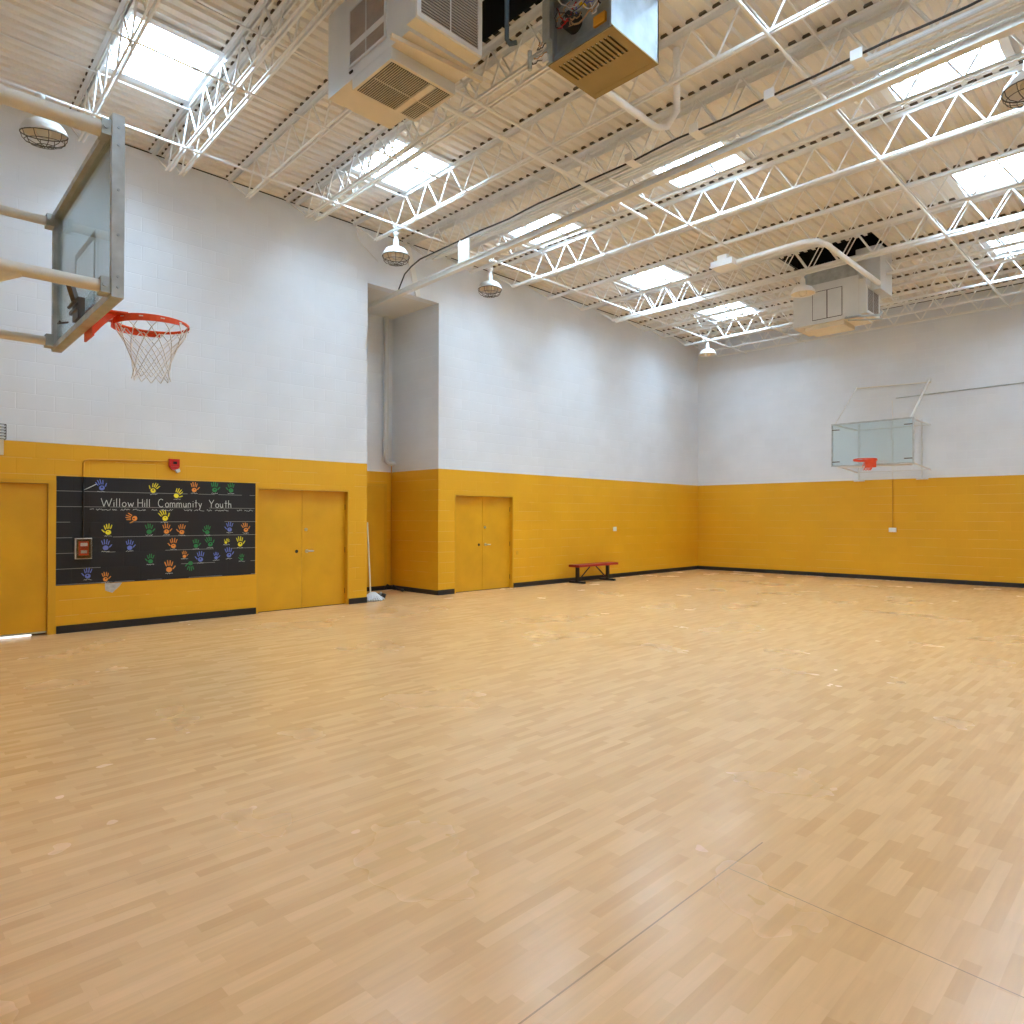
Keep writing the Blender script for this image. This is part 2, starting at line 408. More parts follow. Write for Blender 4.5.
mb = MB(); NX = int((XR + .2 - (XL - .2)) / PITCH) + 1; H = .032
YE = yb(XR) + .1
for k in range(NX):
    cuts = sorted([(a, b) for k0, k1, a, b in holes if k0 <= k < k1])
    y = YS - .1; runs = []
    for a, b in cuts: runs.append((y, a)); y = b
    runs.append((y, YE))
    x = sx(k)
    prof = [(x, ZD), (x + .055, ZD), (x + .075, ZD + H), (x + .142, ZD + H), (x + PITCH, ZD)]
    for a, b in runs:
        vs = [(px, a, pz) for px, pz in prof] + [(px, b, pz) for px, pz in prof]
        mb.add(vs, [(i, i + 1, i + 6, i + 5) for i in range(4)])
mb.box(XL - .25, XR + .25, YS - .2, YS - .15, ZD - .02, ZD + .06)
# light-tight top sheet with the same openings
ks = sorted({0, NX, *[h[0] for h in holes], *[h[1] for h in holes]}); ysl = sorted({YS - .2, YE + .1, *[h[2] for h in holes], *[h[3] for h in holes]})
for a, b in zip(ks, ks[1:]):
    for c, d in zip(ysl, ysl[1:]):
        if any(h[0] <= a and b <= h[1] and h[2] <= c and d <= h[3] for h in holes): continue
        mb.add([(sx(a), c, ZD + H + .01), (sx(b), c, ZD + H + .01), (sx(b), d, ZD + H + .01), (sx(a), d, ZD + H + .01)], [(0, 1, 2, 3)])
# dark boxes painting the shade inside the deck flutes over every joist
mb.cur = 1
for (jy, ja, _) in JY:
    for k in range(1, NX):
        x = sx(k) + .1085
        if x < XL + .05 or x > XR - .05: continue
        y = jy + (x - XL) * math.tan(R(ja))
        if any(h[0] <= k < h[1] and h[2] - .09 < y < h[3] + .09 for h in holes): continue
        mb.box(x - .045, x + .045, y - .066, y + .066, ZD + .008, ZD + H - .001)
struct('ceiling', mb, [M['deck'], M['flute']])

# skylights
def skylight(n, x, yc):
    k = snap(x); x0, x1 = sx(k), sx(k + SKW); a, b = yc - SKD / 2, yc + SKD / 2; zt = ZD + .30; w = .04
    t = thing('window_%d' % n, None, None, ((x0 + x1) / 2, yc, ZD), kind='structure')
    m_ = MB(); z0 = ZD - .012
    m_.box(x0 - w, x0, a - w, b + w, z0 + .014, zt); m_.box(x1, x1 + w, a - w, b + w, z0 + .014, zt)
    m_.box(x0, x1, a - w, a, z0 + .014, zt); m_.box(x0, x1, b, b + w, z0 + .014, zt)
    m_.box(x0 - .10, x0 - .001, a - .04, b + .04, z0 - .012, z0); m_.box(x1 + .001, x1 + .10, a - .04, b + .04, z0 - .012, z0)
    obj('window_frame', m_, M['curb'], t)
    m_ = MB(); m_.box(x0, x1, a, b, zt - .02, zt); obj('window_pane', m_, M['pane'], t)
    sw = .055; m_ = MB(); m_.box(x0, x0 + sw, a, b, zt - .06, zt - .021); m_.box(x1 - sw, x1, a, b, zt - .06, zt - .021); m_.box(x0 + sw, x1 - sw, a, a + sw, zt - .06, zt - .021); m_.box(x0 + sw, x1 - sw, b - sw, b, zt - .06, zt - .021); obj('sash', m_, M['curb'], t)
    m_ = MB(); m_.box(x0 + sw, x1 - sw, b - .22, b - .205, zt - .035, zt - .021); obj('glazing_bar', m_, M['curb'], t)
for i, (x, yc) in enumerate(SKY): skylight(i + 1, x, yc)

# roof shafts above the two packaged units, unlit dark painted in as black liner
for i, h in enumerate(holes[-2:]):
    x0, x1, a, b = sx(h[0]), sx(h[1]), h[2], h[3]; zt = ZD + .9; m_ = MB()
    m_.box(x0 - .04, x0, a, b, ZD + .01, zt); m_.box(x1, x1 + .04, a, b, ZD + .01, zt); m_.box(x0 - .04, x1 + .04, a - .04, a, ZD + .01, zt); m_.box(x0 - .04, x1 + .04, b, b + .04, ZD + .01, zt)
    m_.box(x0 - .04, x1 + .04, a - .04, b + .04, zt, zt + .04)
    struct('trim_%d' % (2 + i), m_, M['liner'])

# ------------------------------------------------------------------ open web joists
JL = XR - XL - .02
ZB = 6.48
def joist_parts(root, L):
    g = .012
    for nm, zh, zv0, zv1 in (('top_chord', ZD - .016, ZD - .066, ZD - .016), ('bottom_chord', ZB, ZB + .006, ZB + .045)):
        x0, x1 = (.0, L) if nm == 'top_chord' else (.72, L - .5)
        leg = .048 if nm == 'top_chord' else .024
        m_ = MB()
        for s in (-1, 1):
            m_.box(x0, x1, min(s * g, s * (g + leg)), max(s * g, s * (g + leg)), zh, zh + .006)
            m_.box(x0, x1, min(s * g, s * (g + .006)), max(s * g, s * (g + .006)), zv0, zv1)
        obj(nm, m_, M['steel'], root)
    pts = [(.02, 0, ZD - .04), (.74, 0, ZB + .02)]; x = .74; up = True
    step = .3
    while x + step < L - .6:
        x += step; pts.append((x, 0, ZD - .04 if up else ZB + .02)); up = not up
    if not up: pts.append((x + step, 0, ZB + .02)); x += step
    pts.append((L - .02, 0, ZD - .04))
    m_ = MB(); r = .0125
    for p, q in zip(pts, pts[1:]): m_.tube([p, q], r, 6, cap=False)
    obj('web', m_, M['steel'], root)
JLAB = ['first, beside the front wall', 'second, almost above the near basketball hoop', 'third, at the near edge of the nearest left skylight',
 'near half of the pair just beyond the nearest left skylight', 'far half of the pair just beyond the nearest left skylight', 'single one between the near cabinet and the open metal heater',
 'near half of the pair before the second left skylight', 'far half of the pair before the second left skylight', 'just beyond the second left skylight, lamp under its wall end',
 'near half of the pair above the steel beam', 'far half of the pair above the steel beam', 'just before the third left skylight, lamp under its wall end', 'just beyond the third left skylight',
 'second one beyond the third left skylight', 'just before the fourth left skylight', 'near half of the pair beyond the fourth left skylight', 'far half of the pair beyond the fourth left skylight',
 'just beyond the far air conditioner cabinet', 'just before the fifth left skylight', 'just beyond the fifth left skylight', 'second from the back wall', 'last one, against the back wall']
J0 = None
for (y, ang, _), lab in zip(JY, JLAB):
    if J0 is None:
        J0 = thing('roof_joist', None, 'joist', (XL + .01, y, 0), group='white steel roof joists', world=False); joist_parts(J0, JL); j = J0
    else: j = copy_tree(J0)
    j.location = (XL + .01, y, 0); j.rotation_euler = (0, 0, R(ang)); j['label'] = 'white open-web roof joist, ' + lab

# bridging rods running the length of the hall, below bottom chords and below top chords
def rod(name, label, pts, r, m, cat='rod', group=None, n=8):
    mb = MB(); mb.tube(pts, r, n); o = obj(name, mb, m, loc=pts[0]); tag(o, label, cat, group); return o
for x, r, lab in ((-9.37, .017, 'nearest the left wall'), (-7.65, .012, 'second from the left wall'), (-5.92, .017, 'running between the two hanging cabinets'), (-3.02, .017, 'nearest the right side')):
    rod('bridging_rod', 'long white bridging rod under the joists, ' + lab, [(x, 4.30 if -6 < x < -5 else YS + .02, ZB - r), (x, 14.22 if -6 < x < -5 else yb(x) - .03, ZB - r)], r, M['steel'], group='bridging rods')
for x, lab in ((-9.30, 'nearest the left wall'), (-7.3, 'crossing above the near cabinet row'), (-2.95, 'nearest the right side')):
    for y0_, y1_, e in ((YS + .02, yb(x) - .03, ''),):
        rod('bridging_rod', 'thin white rod under the deck at top of joists, ' + lab, [(x, y0_, ZD - .085), (x, y1_, ZD - .085)], .010, M['steel'], group='upper bridging rods')

# diagonal cross braces between joists near the left wall (thin)
rod('sway_brace', 'thin white slanting brace between first joists above near hoop', [(-9.6, .55, ZB), (-8.9, 1.18, ZD - .05)], .012, M['steel'], 'brace')
rod('hanging_wire', 'thin slack white wire from lamp rod to left wall', [(-9.4, 5.75, 6.45), (-10.0, 6.2, 6.5), (-10.5, 6.6, 6.5), (-10.93, 7.25, 6.45)], .006, M['conW'], 'wire')

# ------------------------------------------------------------------ steel beam through the hall
bp0, bp1 = Vector((-12.55, 7.55, 5.75)), Vector((1.15, 6.98, 5.75))
d = (bp1 - bp0).normalized(); nrm = Vector((-d.y, d.x, 0)); mb = MB()
def bplate(w, z0, z1):
    vs = []
    for p in (bp0, bp1):
        for s in (-1, 1):
            for z in (z0, z1): vs.append(p + nrm * s * w / 2 + Vector((0, 0, z)))
    mb.add(vs, [(0, 1, 3, 2), (4, 6, 7, 5), (0, 2, 6, 4), (1, 5, 7, 3), (0, 4, 5, 1), (2, 3, 7, 6)])
bplate(.10, 0, .010); bplate(.03, .010, .085); bplate(.10, .085, .095)
o = obj('steel_beam', mb, M['beam'], loc=bp0); tag(o, 'long white steel I-beam running from the wall recess across the hall', 'beam')
def by(x): return bp0.y + (x - bp0.x) * (bp1.y - bp0.y) / (bp1.x - bp0.x)
for x, lab in ((-8.58, 'wide plate nearest the wall recess'), (-5.33, 'second from the wall recess'), (-4.36, 'third from the wall recess'), (-3.40, 'fourth from the wall recess'), (-2.47, 'nearest the right side')):
    mb = MB(); y = by(x)
    if x < -8:
        mb.box(x - .14, x + .14, y - .01, y + .01, 5.846, 6.22); mb.box(x - .14, x - .13, y + .01, y + .10, 5.846, 6.26); mb.tube([(x - .10, y + .03, 6.2), (x - .10, y + .42, 6.47)], .010, 6)
    else:
        y = 7.50; mb.box(x - .06, x + .06, y - .03, y - .02, 6.36, 6.47); mb.box(x - .06, x + .06, y - .02, y + .20, 6.36, 6.37)
    o = obj('cable_hanger' if x > -8 else 'beam_hanger', mb, M['steel'], loc=(x, y, 6.36 if x > -8 else 5.846)); tag(o, 'white hanger above the steel beam, ' + lab, 'bracket', 'hangers above the steel beam')
# black cable lying along the joists beside the beam and dropping to it
pts = [(-10.6, by(-10.6) + .02, 5.87), (-10.55, 7.60, 6.2), (-10.45, 7.68, 6.34), (-10.2, 7.70, 6.42)]
x = -9.9
while x < 1: pts.append((x, 7.70 - (x + 10) * .022 + .012 * math.sin(x * 3), 6.425 + .008 * math.sin(x * 5))); x += .35
mb = MB(); mb.tube(pts, .013, 6); o = obj('power_cable', mb, M['cable'], loc=pts[0]); tag(o, 'black cable running beside the joist pair above the steel beam', 'cable')
mb = MB(); mb.tube([(-10.2, 7.83, 6.44), (1.0, 7.66, 6.44)], .017, 8); o = obj('conduit', mb, M['conW'], loc=(-10.2, 7.83, 6.44)); tag(o, 'straight white conduit beside black cable above the steel beam', 'conduit')
# diagonal knee strap on the wall above the recess
mb = MB(); mb.bar((XL + .03, 7.93, 6.95), (XL + .03, 8.2, 6.0), .03, .12); o = obj('wall_strap', mb, M['steel'], loc=(XL + .03, 8.1, 6.5)); tag(o, 'white slanting metal strap on wall above the recess', 'strap')

# recess pipe
mb = MB(); mb.tube([(RX + .10, 8.52, 5.99), (RX + .10, 8.52, 2.95), (RX + .10, 8.53, 2.82), (RX + .10, 8.60, 2.78), (RX + .10, 8.74, 2.78)], .055, 12)
o = obj('drain_pipe', mb, M['conW'], loc=(RX + .10, 8.52, 2.78)); tag(o, 'tall white drain pipe in the corner of wall recess', 'pipe')
mb = MB(); mb.tube([(RX + .05, 8.70, 2.77), (RX + .05, 8.70, .1)], .012, 8); o = obj('thin_pipe', mb, M['conY'], loc=(RX + .05, 8.7, .1)); tag(o, 'thin yellow painted pipe down the corner of wall recess', 'pipe')

# ------------------------------------------------------------------ warehouse lamps
def lamp_parts(root):
    m_ = MB(); m_.lathe([(.0, .54), (.05, .54), (.05, .50), (.028, .49), (.028, .44), (.045, .43), (.052, .30), (.07, .285), (.0, .28)]); obj('lamp_neck', m_, M['lampw'], root)
    m_ = MB(); m_.lathe([(.06, .295), (.10, .285), (.17, .25), (.215, .19), (.23, .145), (.232, .13), (.226, .13), (.222, .145)]); sh = obj('lamp_shade', m_, M['lampw'], root)
    m_ = MB(); m_.lathe([(.222, .145), (.205, .185), (.16, .24), (.09, .27), (.0, .275)]); obj('reflector', m_, M['lampi'], sh)
    m_ = MB(); m_.lathe([(.0, .09), (.05, .10), (.075, .14), (.07, .19), (.03, .24), (.03, .27)]); obj('bulb', m_, M['bulb'], root)
    m_ = MB(); r = .0042
    prof = [(.228, .13), (.215, .075), (.175, .03), (.10, .005), (.0, .0)]
    for k in range(10):
        a = 2 * math.pi * k / 10; m_.tube([(p * math.cos(a), p * math.sin(a), z) for p, z in prof], r, 5)
    for p, z in ((.229, .128), (.196, .052), (.10, .005)):
        m_.tube([(p * math.cos(2 * math.pi * k / 24), p * math.sin(2 * math.pi * k / 24), z) for k in range(24)], r * (1.6 if p > .22 else 1), 5, closed=True)
    obj('wire_guard', m_, M['wire'], root)
L0 = None
for (x, y, z, tx, ty, lab) in ((-9.22, 1.66, 5.81, R(8), R(9), 'above and behind near backboard'), (-9.58, 6.72, 5.90, 0, 0, 'on left, just before the wall recess'), (-9.63, 8.95, 5.88, 0, 0, 'on left, just past the wall recess'),
                    (-9.52, 17.07, 5.98, 0, 0, 'smallest one, near the far left corner'), (-5.48, 13.55, 5.90, 0, 0, 'in front of the far air conditioner cabinet'), (-1.19, 8.62, 5.86, 0, 0, 'cut by the right edge of view')):
    if L0 is None:
        L0 = thing('pendant_lamp', None, 'lamp', (x, y, z), group='pendant dish lamps', world=False); lamp_parts(L0); l = L0
    else: l = copy_tree(L0)
    if 'far' in lab:
        for ch in list(l.children):
            if ch.name.startswith('wire_guard'): bpy.data.objects.remove(ch)
    l.location = (x, y, z); l.rotation_euler = (tx, ty, 0); l['label'] = ('white dish lamp, ' if 'far' in lab else 'white caged dish lamp, ') + lab

# ------------------------------------------------------------------ packaged air units
def louvre(mb_s, mb_d, fn, w, h, n, along=True):
    """slats in a w x h opening; fn(a, b, depth)->world; slats run along a"""
    mb_d.prism([(0, 0), (w, 0), (w, h), (0, h)], fn, -.006, -.002)
    st = h / n
    for k in range(n):
        mb_s.prism([(0, st * k + st * .18), (w, st * k + st * .18), (w, st * k + st * .62), (0, st * k + st * .62)], fn, -.001, .008)
def unit(label, yf, zb, x0, x1, dpt, near):
    """yf: -Y face; near unit shows grilles, far one shows access panels"""
    t = thing('air_conditioner', label, 'air conditioner', ((x0 + x1) / 2, yf + dpt / 2, zb), group='packaged units hanging through the roof')
    ztop = 6.62 if near else 6.42
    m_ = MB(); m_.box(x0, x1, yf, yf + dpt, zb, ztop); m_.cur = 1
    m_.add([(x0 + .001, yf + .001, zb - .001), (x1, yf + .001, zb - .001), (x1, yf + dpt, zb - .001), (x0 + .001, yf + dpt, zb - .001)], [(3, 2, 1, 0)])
    obj('cabinet', m_, [M['acw'], M['acb']], t)
    m_ = MB(); m_.box(x0 + .15, x1 - .10, yf + .10, yf + dpt - .06, ztop, ZD - .001 if near else 6.84); o = obj('duct_collar', m_, M['galvm'], t); o['label'] = 'grimy grey collar rising through roof'
    # supply head on +X side
    hw = .13; zt = 6.62 if near else 6.32; h0 = zb + .035
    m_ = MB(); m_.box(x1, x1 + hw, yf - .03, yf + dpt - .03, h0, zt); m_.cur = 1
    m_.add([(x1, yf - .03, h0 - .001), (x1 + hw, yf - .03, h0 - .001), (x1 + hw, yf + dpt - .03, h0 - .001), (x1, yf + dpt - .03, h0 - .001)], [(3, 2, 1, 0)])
    hd = obj('supply_head', m_, [M['acw'], M['acb']], t)
    gs, gd, gf = MB(), MB(), MB(); X = x1 + hw; ya, yb_ = yf - .03, yf + dpt - .03
    gz1 = zt - .05 if near else h0 + .50
    fn = lambda a, b, dd: (X + .006 + dd, ya + .045 + a, h0 + .05 + b)
    W, Hh = yb_ - ya - .09, gz1 - h0 - .05
    louvre(gs, gd, fn, W, Hh, 26 if near else 16)
    gf.prism([(-.045, -.045), (W + .045, -.045), (W + .045, 0), (-.045, 0)], fn, -.006, .014); gf.prism([(-.045, Hh), (W + .045, Hh), (W + .045, Hh + .045), (-.045, Hh + .045)], fn, -.006, .014)
    gf.prism([(-.045, 0), (0, 0), (0, Hh), (-.045, Hh)], fn, -.006, .014); gf.prism([(W, 0), (W + .045, 0), (W + .045, Hh), (W, Hh)], fn, -.006, .014)
    gf.prism([(W / 2 - .006, 0), (W / 2 + .006, 0), (W / 2 + .006, Hh), (W / 2 - .006, Hh)], fn, .008, .012)
    g = obj('supply_grille', gf, M['lampw'], t); g['label'] = 'white framed side grille'
    obj('louvre_slats', gs, M['slat'], g); obj('grille_depth', gd, M['slatd'], g)
    # duct box over the head
    dx = .28
    m_ = MB(); m_.box(x1 - .15, x1 + .31, yf + .24, yf + .96, 6.33 - .2, ZD - .02) if not near else m_.box(x1 - .1, x1 + dx, yf + .10, yf + dpt - .03, 6.625, ZD - .02)
    m_.cur = 1
    obj('duct_box', m_, [M['acw'], M['acb']], t)
    if near:
        # face grille with lighter lower right access panel
        gs, gd, gf = MB(), MB(), MB(); ax0, ax1, z0 = x0 + .43, x1 - .36, zb + .13; W, Hh = ax1 - ax0, .52
        fn = lambda a, b, dd: (ax0 + a, yf - .006 - dd, z0 + b)
        louvre(gs, gd, fn, W, Hh, 26)
        for q in (((-.02, -.02), (W + .02, -.02), (W + .02, 0), (-.02, 0)), ((-.02, Hh), (W + .02, Hh), (W + .02, Hh + .02), (-.02, Hh + .02)), ((-.02, 0), (0, 0), (0, Hh), (-.02, Hh)), ((W, 0), (W + .02, 0), (W + .02, Hh), (W, Hh)), ((W * .47, 0), (W * .47 + .012, 0), (W * .47 + .012, Hh), (W * .47, Hh))):
            gf.prism(q, fn, -.006, .012)
        gf.prism([(.0, .13), (W, .13), (W, .19), (0, .19)], fn, .008, .011)
        g = obj('return_grille', gf, M['acw'], t); g['label'] = 'front louvred grille'
        obj('louvre_slats', gs, M['slat'], g); obj('grille_depth', gd, M['slatd'], g)
        m_ = MB(); m_.tube([(ax0 - .02, yf - .004, zb + .07), (ax0 + .03, yf - .004, zb + .07)], .012, 8); obj('latch', m_, M['dark'], t)
        # lower plenum with bottom grille
        px0, px1, py0, py1, pz = x0 + .45, x0 + 1.09, yf + .0, yf + dpt + .0, zb - .11
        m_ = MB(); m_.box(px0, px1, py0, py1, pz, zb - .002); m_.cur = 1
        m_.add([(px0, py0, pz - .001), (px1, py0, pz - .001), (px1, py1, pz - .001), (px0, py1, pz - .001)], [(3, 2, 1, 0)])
        pl = obj('lower_plenum', m_, [M['acw'], M['acb']], t)
        gs, gd = MB(), MB(); W, Hh = (px1 - px0 - .07), (py1 - py0 - .06)
        fn = lambda a, b, dd: (px0 + .035 + a, py0 + .03 + b, pz - .004 - dd)
        gd.prism([(0, 0), (W, 0), (W, Hh), (0, Hh)], fn, -.003, .0)
        n = 30; st = Hh / n
        for k in range(n):
            if k in (19, 20, 21): gs.prism([(0, st * k), (W, st * k), (W, st * (k + 1)), (0, st * (k + 1))], fn, .0, .008); continue
            gs.prism([(0, st * k + st * .35), (W, st * k + st * .35), (W, st * k + st * .62), (0, st * k + st * .62)], fn, .0, .008)
        gs.prism([(W * .5 - .006, 0), (W * .5 + .006, 0), (W * .5 + .006, Hh), (W * .5 - .006, Hh)], fn, .008, .012)
        g = obj('bottom_grille', gs, M['acb'], pl); obj('grille_depth', gd, M['slatd'], pl)
        # angle bracket under the body
        m_ = MB(); m_.bar((x1 - .13, yf - .10, zb - .03), (x1 - .02, yf + dpt + .12, zb - .03), .035, .04); obj('support_angle', m_, M['acb'], t)
    else:
        # two flush access panels with dark joint lines
        m_ = MB(); ax0, ax1, z0, z1_ = x0 + .40, x0 + .98, zb + .08, zb + .66
        for a0, a1 in ((ax0, (ax0 + ax1) / 2 - .005), ((ax0 + ax1) / 2 + .005, ax1)): m_.box(a0 + .006, a1 - .006, yf - .012, yf - .003, z0 + .008, z1_ - .008)
        obj('access_panel', m_, M['acw'], t)
        m_ = MB(); m_.box(ax0 - .006, ax1 + .006, yf - .004, yf - .001, z0 - .004, z1_ + .004); obj('panel_joint', m_, M['slatd'], t)
        m_ = MB(); m_.box(x1 - .012, x1 - .004, yf - .004, yf - .001, zb, ztop); obj('side_seam', m_, M['slat'], t)
        m_ = MB(); m_.box(x0 + .22, x1 - .32, yf + .06, yf + dpt - .06, zb - .09, zb - .002); obj('drain_pan', m_, M['acb'], t)
        m_ = MB(); m_.tube([(x1 - .25, yf + .02, zb + .03), (x1 - .25, yf - .06, zb - .01), (x1 + .02, yf - .08, zb - .03), (x1 + .2, yf + .05, zb - .03), (x1 + .28, yf + .25, zb + .0), (x1 + .28, yf + .4, zb + .1)], .022, 8)
        m_.tube([(x1 - .2, yf - .05, zb - .06), (x1 + .15, yf + .1, zb - .09), (x1 + .3, yf + .35, zb - .05)], .016, 8)
        o = obj('drain_pipe', m_, M['galv'], t); o['label'] = 'bent grey condensate pipes'
        m_ = MB(); m_.box(x0 + .03, x0 + .36, yf - .02, yf + dpt, zb - .035, zb - .002); obj('bottom_rail', m_, M['acb'], t)
unit('large near off-white cabinet hanging from roof, louvred grilles on sides and bottom', 3.47, 5.79, -6.12, -4.76, .74, True)
unit('smaller-looking far off-white cabinet hanging below black roof opening', 14.32, 5.60, -5.99, -4.68, .75, False)

# ceiling opening frame beams beside far unit
rod('roof_tube', 'fat white round pipe bending into the far hanging cabinet', [(-5.79, 11.42, 6.18), (-5.2, 11.42, 6.2), (-4.62, 11.42, 6.2), (-4.42, 11.54, 6.2), (-4.37, 11.8, 6.2), (-4.37, 14.45, 6.2)], .048, M['steel'], 'pipe', n=12)
mb = MB(); mb.box(-6.20, -5.78, 11.22, 11.58, 6.12, 6.23); mb.box(-6.08, -5.9, 11.24, 11.56, 6.23, 6.32); o = obj('junction_box', mb, M['steel'], loc=(-6.2, 11.2, 6.12)); tag(o, 'flat white metal box at the left end of fat roof pipe', 'box')
rod('roof_tube', 'white pipe leaving the near open heater and curving up', [(-4.45, 5.3, 6.18), (-4.50, 6.2, 6.22), (-4.52, 6.9, 6.25), (-4.45, 7.02, 6.28), (-4.30, 7.0, 6.4), (-4.24, 6.9, 6.6), (-4.22, 6.86, ZD)], .040, M['steel'], 'pipe', n=12)
rod('roof_tube', 'straight white sprinkler pipe beyond the near hanging cabinet', [(-6.15, 4.35, 6.40), (-6.22, 9.2, 6.40)], .028, M['steel'], 'pipe', n=12)

# ------------------------------------------------------------------ open galvanised heater
hx0, hx1, hy0, hy1, hz0, hz1 = -4.28, -3.53, 4.72, 5.43, 5.84, 6.44
t = thing('unit_heater', 'open-fronted galvanised heater with bronze slotted bottom and loose wires', 'heater', ((hx0 + hx1) / 2, (hy0 + hy1) / 2, hz0))
m_ = MB(); w = .02
m_.box(hx1 - w, hx1, hy0 - .02, hy1, hz0 + .012, hz1); m_.box(hx0, hx0 + w, hy0, hy1, hz0 + .012, hz1); m_.box(hx0, hx1, hy1 - w, hy1, hz0 + .012, hz1); m_.box(hx0, hx1, hy0, hy1, hz1 - w, hz1)
obj('casing', m_, M['galv'], t)
m_ = MB(); m_.box(hx0 + w, hx1 - w, hy0 + .10, hy0 + .12, hz0 + .03, hz1 - w)
m_.add([(hx0, hy0, hz0 + .012), (hx1 - w, hy0, hz0 + .012), (hx1 - w, hy0 + .10, hz0 + .17), (hx0, hy0 + .10, hz0 + .17)], [(0, 1, 2, 3)])
m_.box(hx0 - .015, hx0 + .06, hy0 - .01, hy0 + .012, hz0 + .012, hz1)
obj('inner_panel', m_, M['galvm'], t)
# bottom with real slots
m_ = MB(); xs = []; n = 13; sx0, sx1 = hx0 + .08, hx1 - .10; st = (sx1 - sx0) / (n - 1)
ya, yb2 = hy0 + .07, hy0 + .36
m_.box(hx0, hx1, hy0, ya, hz0, hz0 + .012); m_.box(hx0, hx1, yb2, hy1, hz0, hz0 + .012)
e = hx0
for k in range(n):
    c = sx0 + st * k; m_.box(e, c - .010, ya, yb2, hz0, hz0 + .012); e = c + .010
m_.box(e, hx1, ya, yb2, hz0, hz0 + .012)
m_.box(hx0 + .05, hx1 - .03, hy1 - .07, hy1 - .064, hz0 - .003, hz0)
o = obj('slotted_bottom', m_, M['brass'], t); o['label'] = 'bronze bottom plate with thirteen slots'
m_ = MB(); m_.box(hx0 + .03, hx1 - .03, ya - .02, yb2 + .02, hz0 + .05, hz0 + .055); obj('slot_depth', m_, M['slatd'], t)
m_ = MB(); m_.tube([(hx0 + .25, hy0 + .10, hz0 + .32), (hx0 + .25, hy0 + .0, hz0 + .32)], .085, 20); obj('blower_motor', m_, M['slatd'], t)
m_ = MB(); m_.box(hx1 - .27, hx1 - .14, hy0 + .07, hy0 + .10, hz0 + .16, hz0 + .25); o = obj('warning_label', m_, M['wo'], t); o['label'] = 'orange sticker'
rw = random.Random(3)
def wire(p, q, sag, m, r=.0045):
    p, q = Vector(p), Vector(q); pts = []
    for i in range(9):
        k = i / 8; v = p.lerp(q, k); v.z -= sag * 4 * k * (1 - k); v.y -= .03 * math.sin(k * 3.1) + rw.uniform(-.012, .012); v.x += rw.uniform(-.015, .015); pts.append(v)
    m_ = MB(); m_.tube(pts, r, 5); return obj('wire', m_, m, t)
cols = [M['cable'], M['wt'], M['lens'], M['cable'], M['wt'], M['galvm'], M['hb'], M['cable'], M['lens'], M['wt'], M['alarm'], M['cable']]
for i, c in enumerate(cols * 2):
    a = (hx0 + .05 + rw.random() * .6, hy0 + .03 - rw.random() * .05, hz0 + .28 + rw.random() * .28); b = (hx0 + .05 + rw.random() * .6, hy0 + .03 - rw.random() * .04, hz0 + .28 + rw.random() * .28)
    wire(a, b, rw.uniform(.04, .16), c, rw.uniform(.004, .008))
for i in range(7):
    x = hx1 - .36 + .045 * i; z = hz0 + .34 + rw.random() * .1
    m_ = MB(); m_.tube([(x, hy0 + .0, z), (x + .01, hy0 - .01, z - .035)], [.008, .019], 8); obj('wire_nut', m_, M['wy'], t)
m_ = MB(); m_.tube([(hx0 + .0, hy0 + .0, hz0 + .16), (hx0 - .10, hy0 - .04, hz0 + .15), (hx0 - .22, hy0 - .02, hz0 + .16)], .018, 8); m_.tube([(hx0 - .22, hy0 - .02, hz0 + .06), (hx0 - .22, hy0 - .02, hz0 + .24)], .022, 8)
for q in range(5):
    wire((hx0 - .01, hy0 - .02, hz0 + .08 + q * .05), (hx0 - .19 + q * .03, hy0 - .04, hz0 + .10 + q * .035), .03 + .01 * q, cols[q], .005)
m_2 = MB(); m_2.box(hx0 - .04, hx0 + .02, hy0 - .04, hy0 - .012, hz0 + .03, hz0 + .10); obj('wire_connector', m_2, M['lens'], t)
m_2 = MB(); m_2.box(hx0 - .03, hx0 + .06, hy0 - .05, hy0 - .012, hz0 + .22, hz1); obj('corner_post', m_2, M['galvm'], t)
o = obj('gas_valve', m_, M['galvm'], t); o['label'] = 'grey pipe fitting on side'
m_ = MB(); m_.box(hx1 - .11, hx1 + .0, hy0 - .05, hy0 + .02, hz0 + .30, hz0 + .42); o = obj('terminal_block', m_, M['mech'], t)
m_ = MB()
for x in (hx0 + .05, hx1 - .05): m_.box(x - .015, x + .015, hy0 + .3, hy0 + .33, hz1, ZD + .0)
obj('hanger', m_, M['steel'], t)
mb = MB(); mb.tube([(-4.50, 4.39, 6.95), (-4.50, 4.39, 6.04), (-4.48, 4.41, 6.00), (-4.42, 4.44, 6.0)], .022, 10); o = obj('gas_pipe', mb, M['copper'], loc=(-4.50, 4.39, 6.0)); tag(o, 'dark blue-grey pipe dropping between near cabinet and open heater', 'pipe')

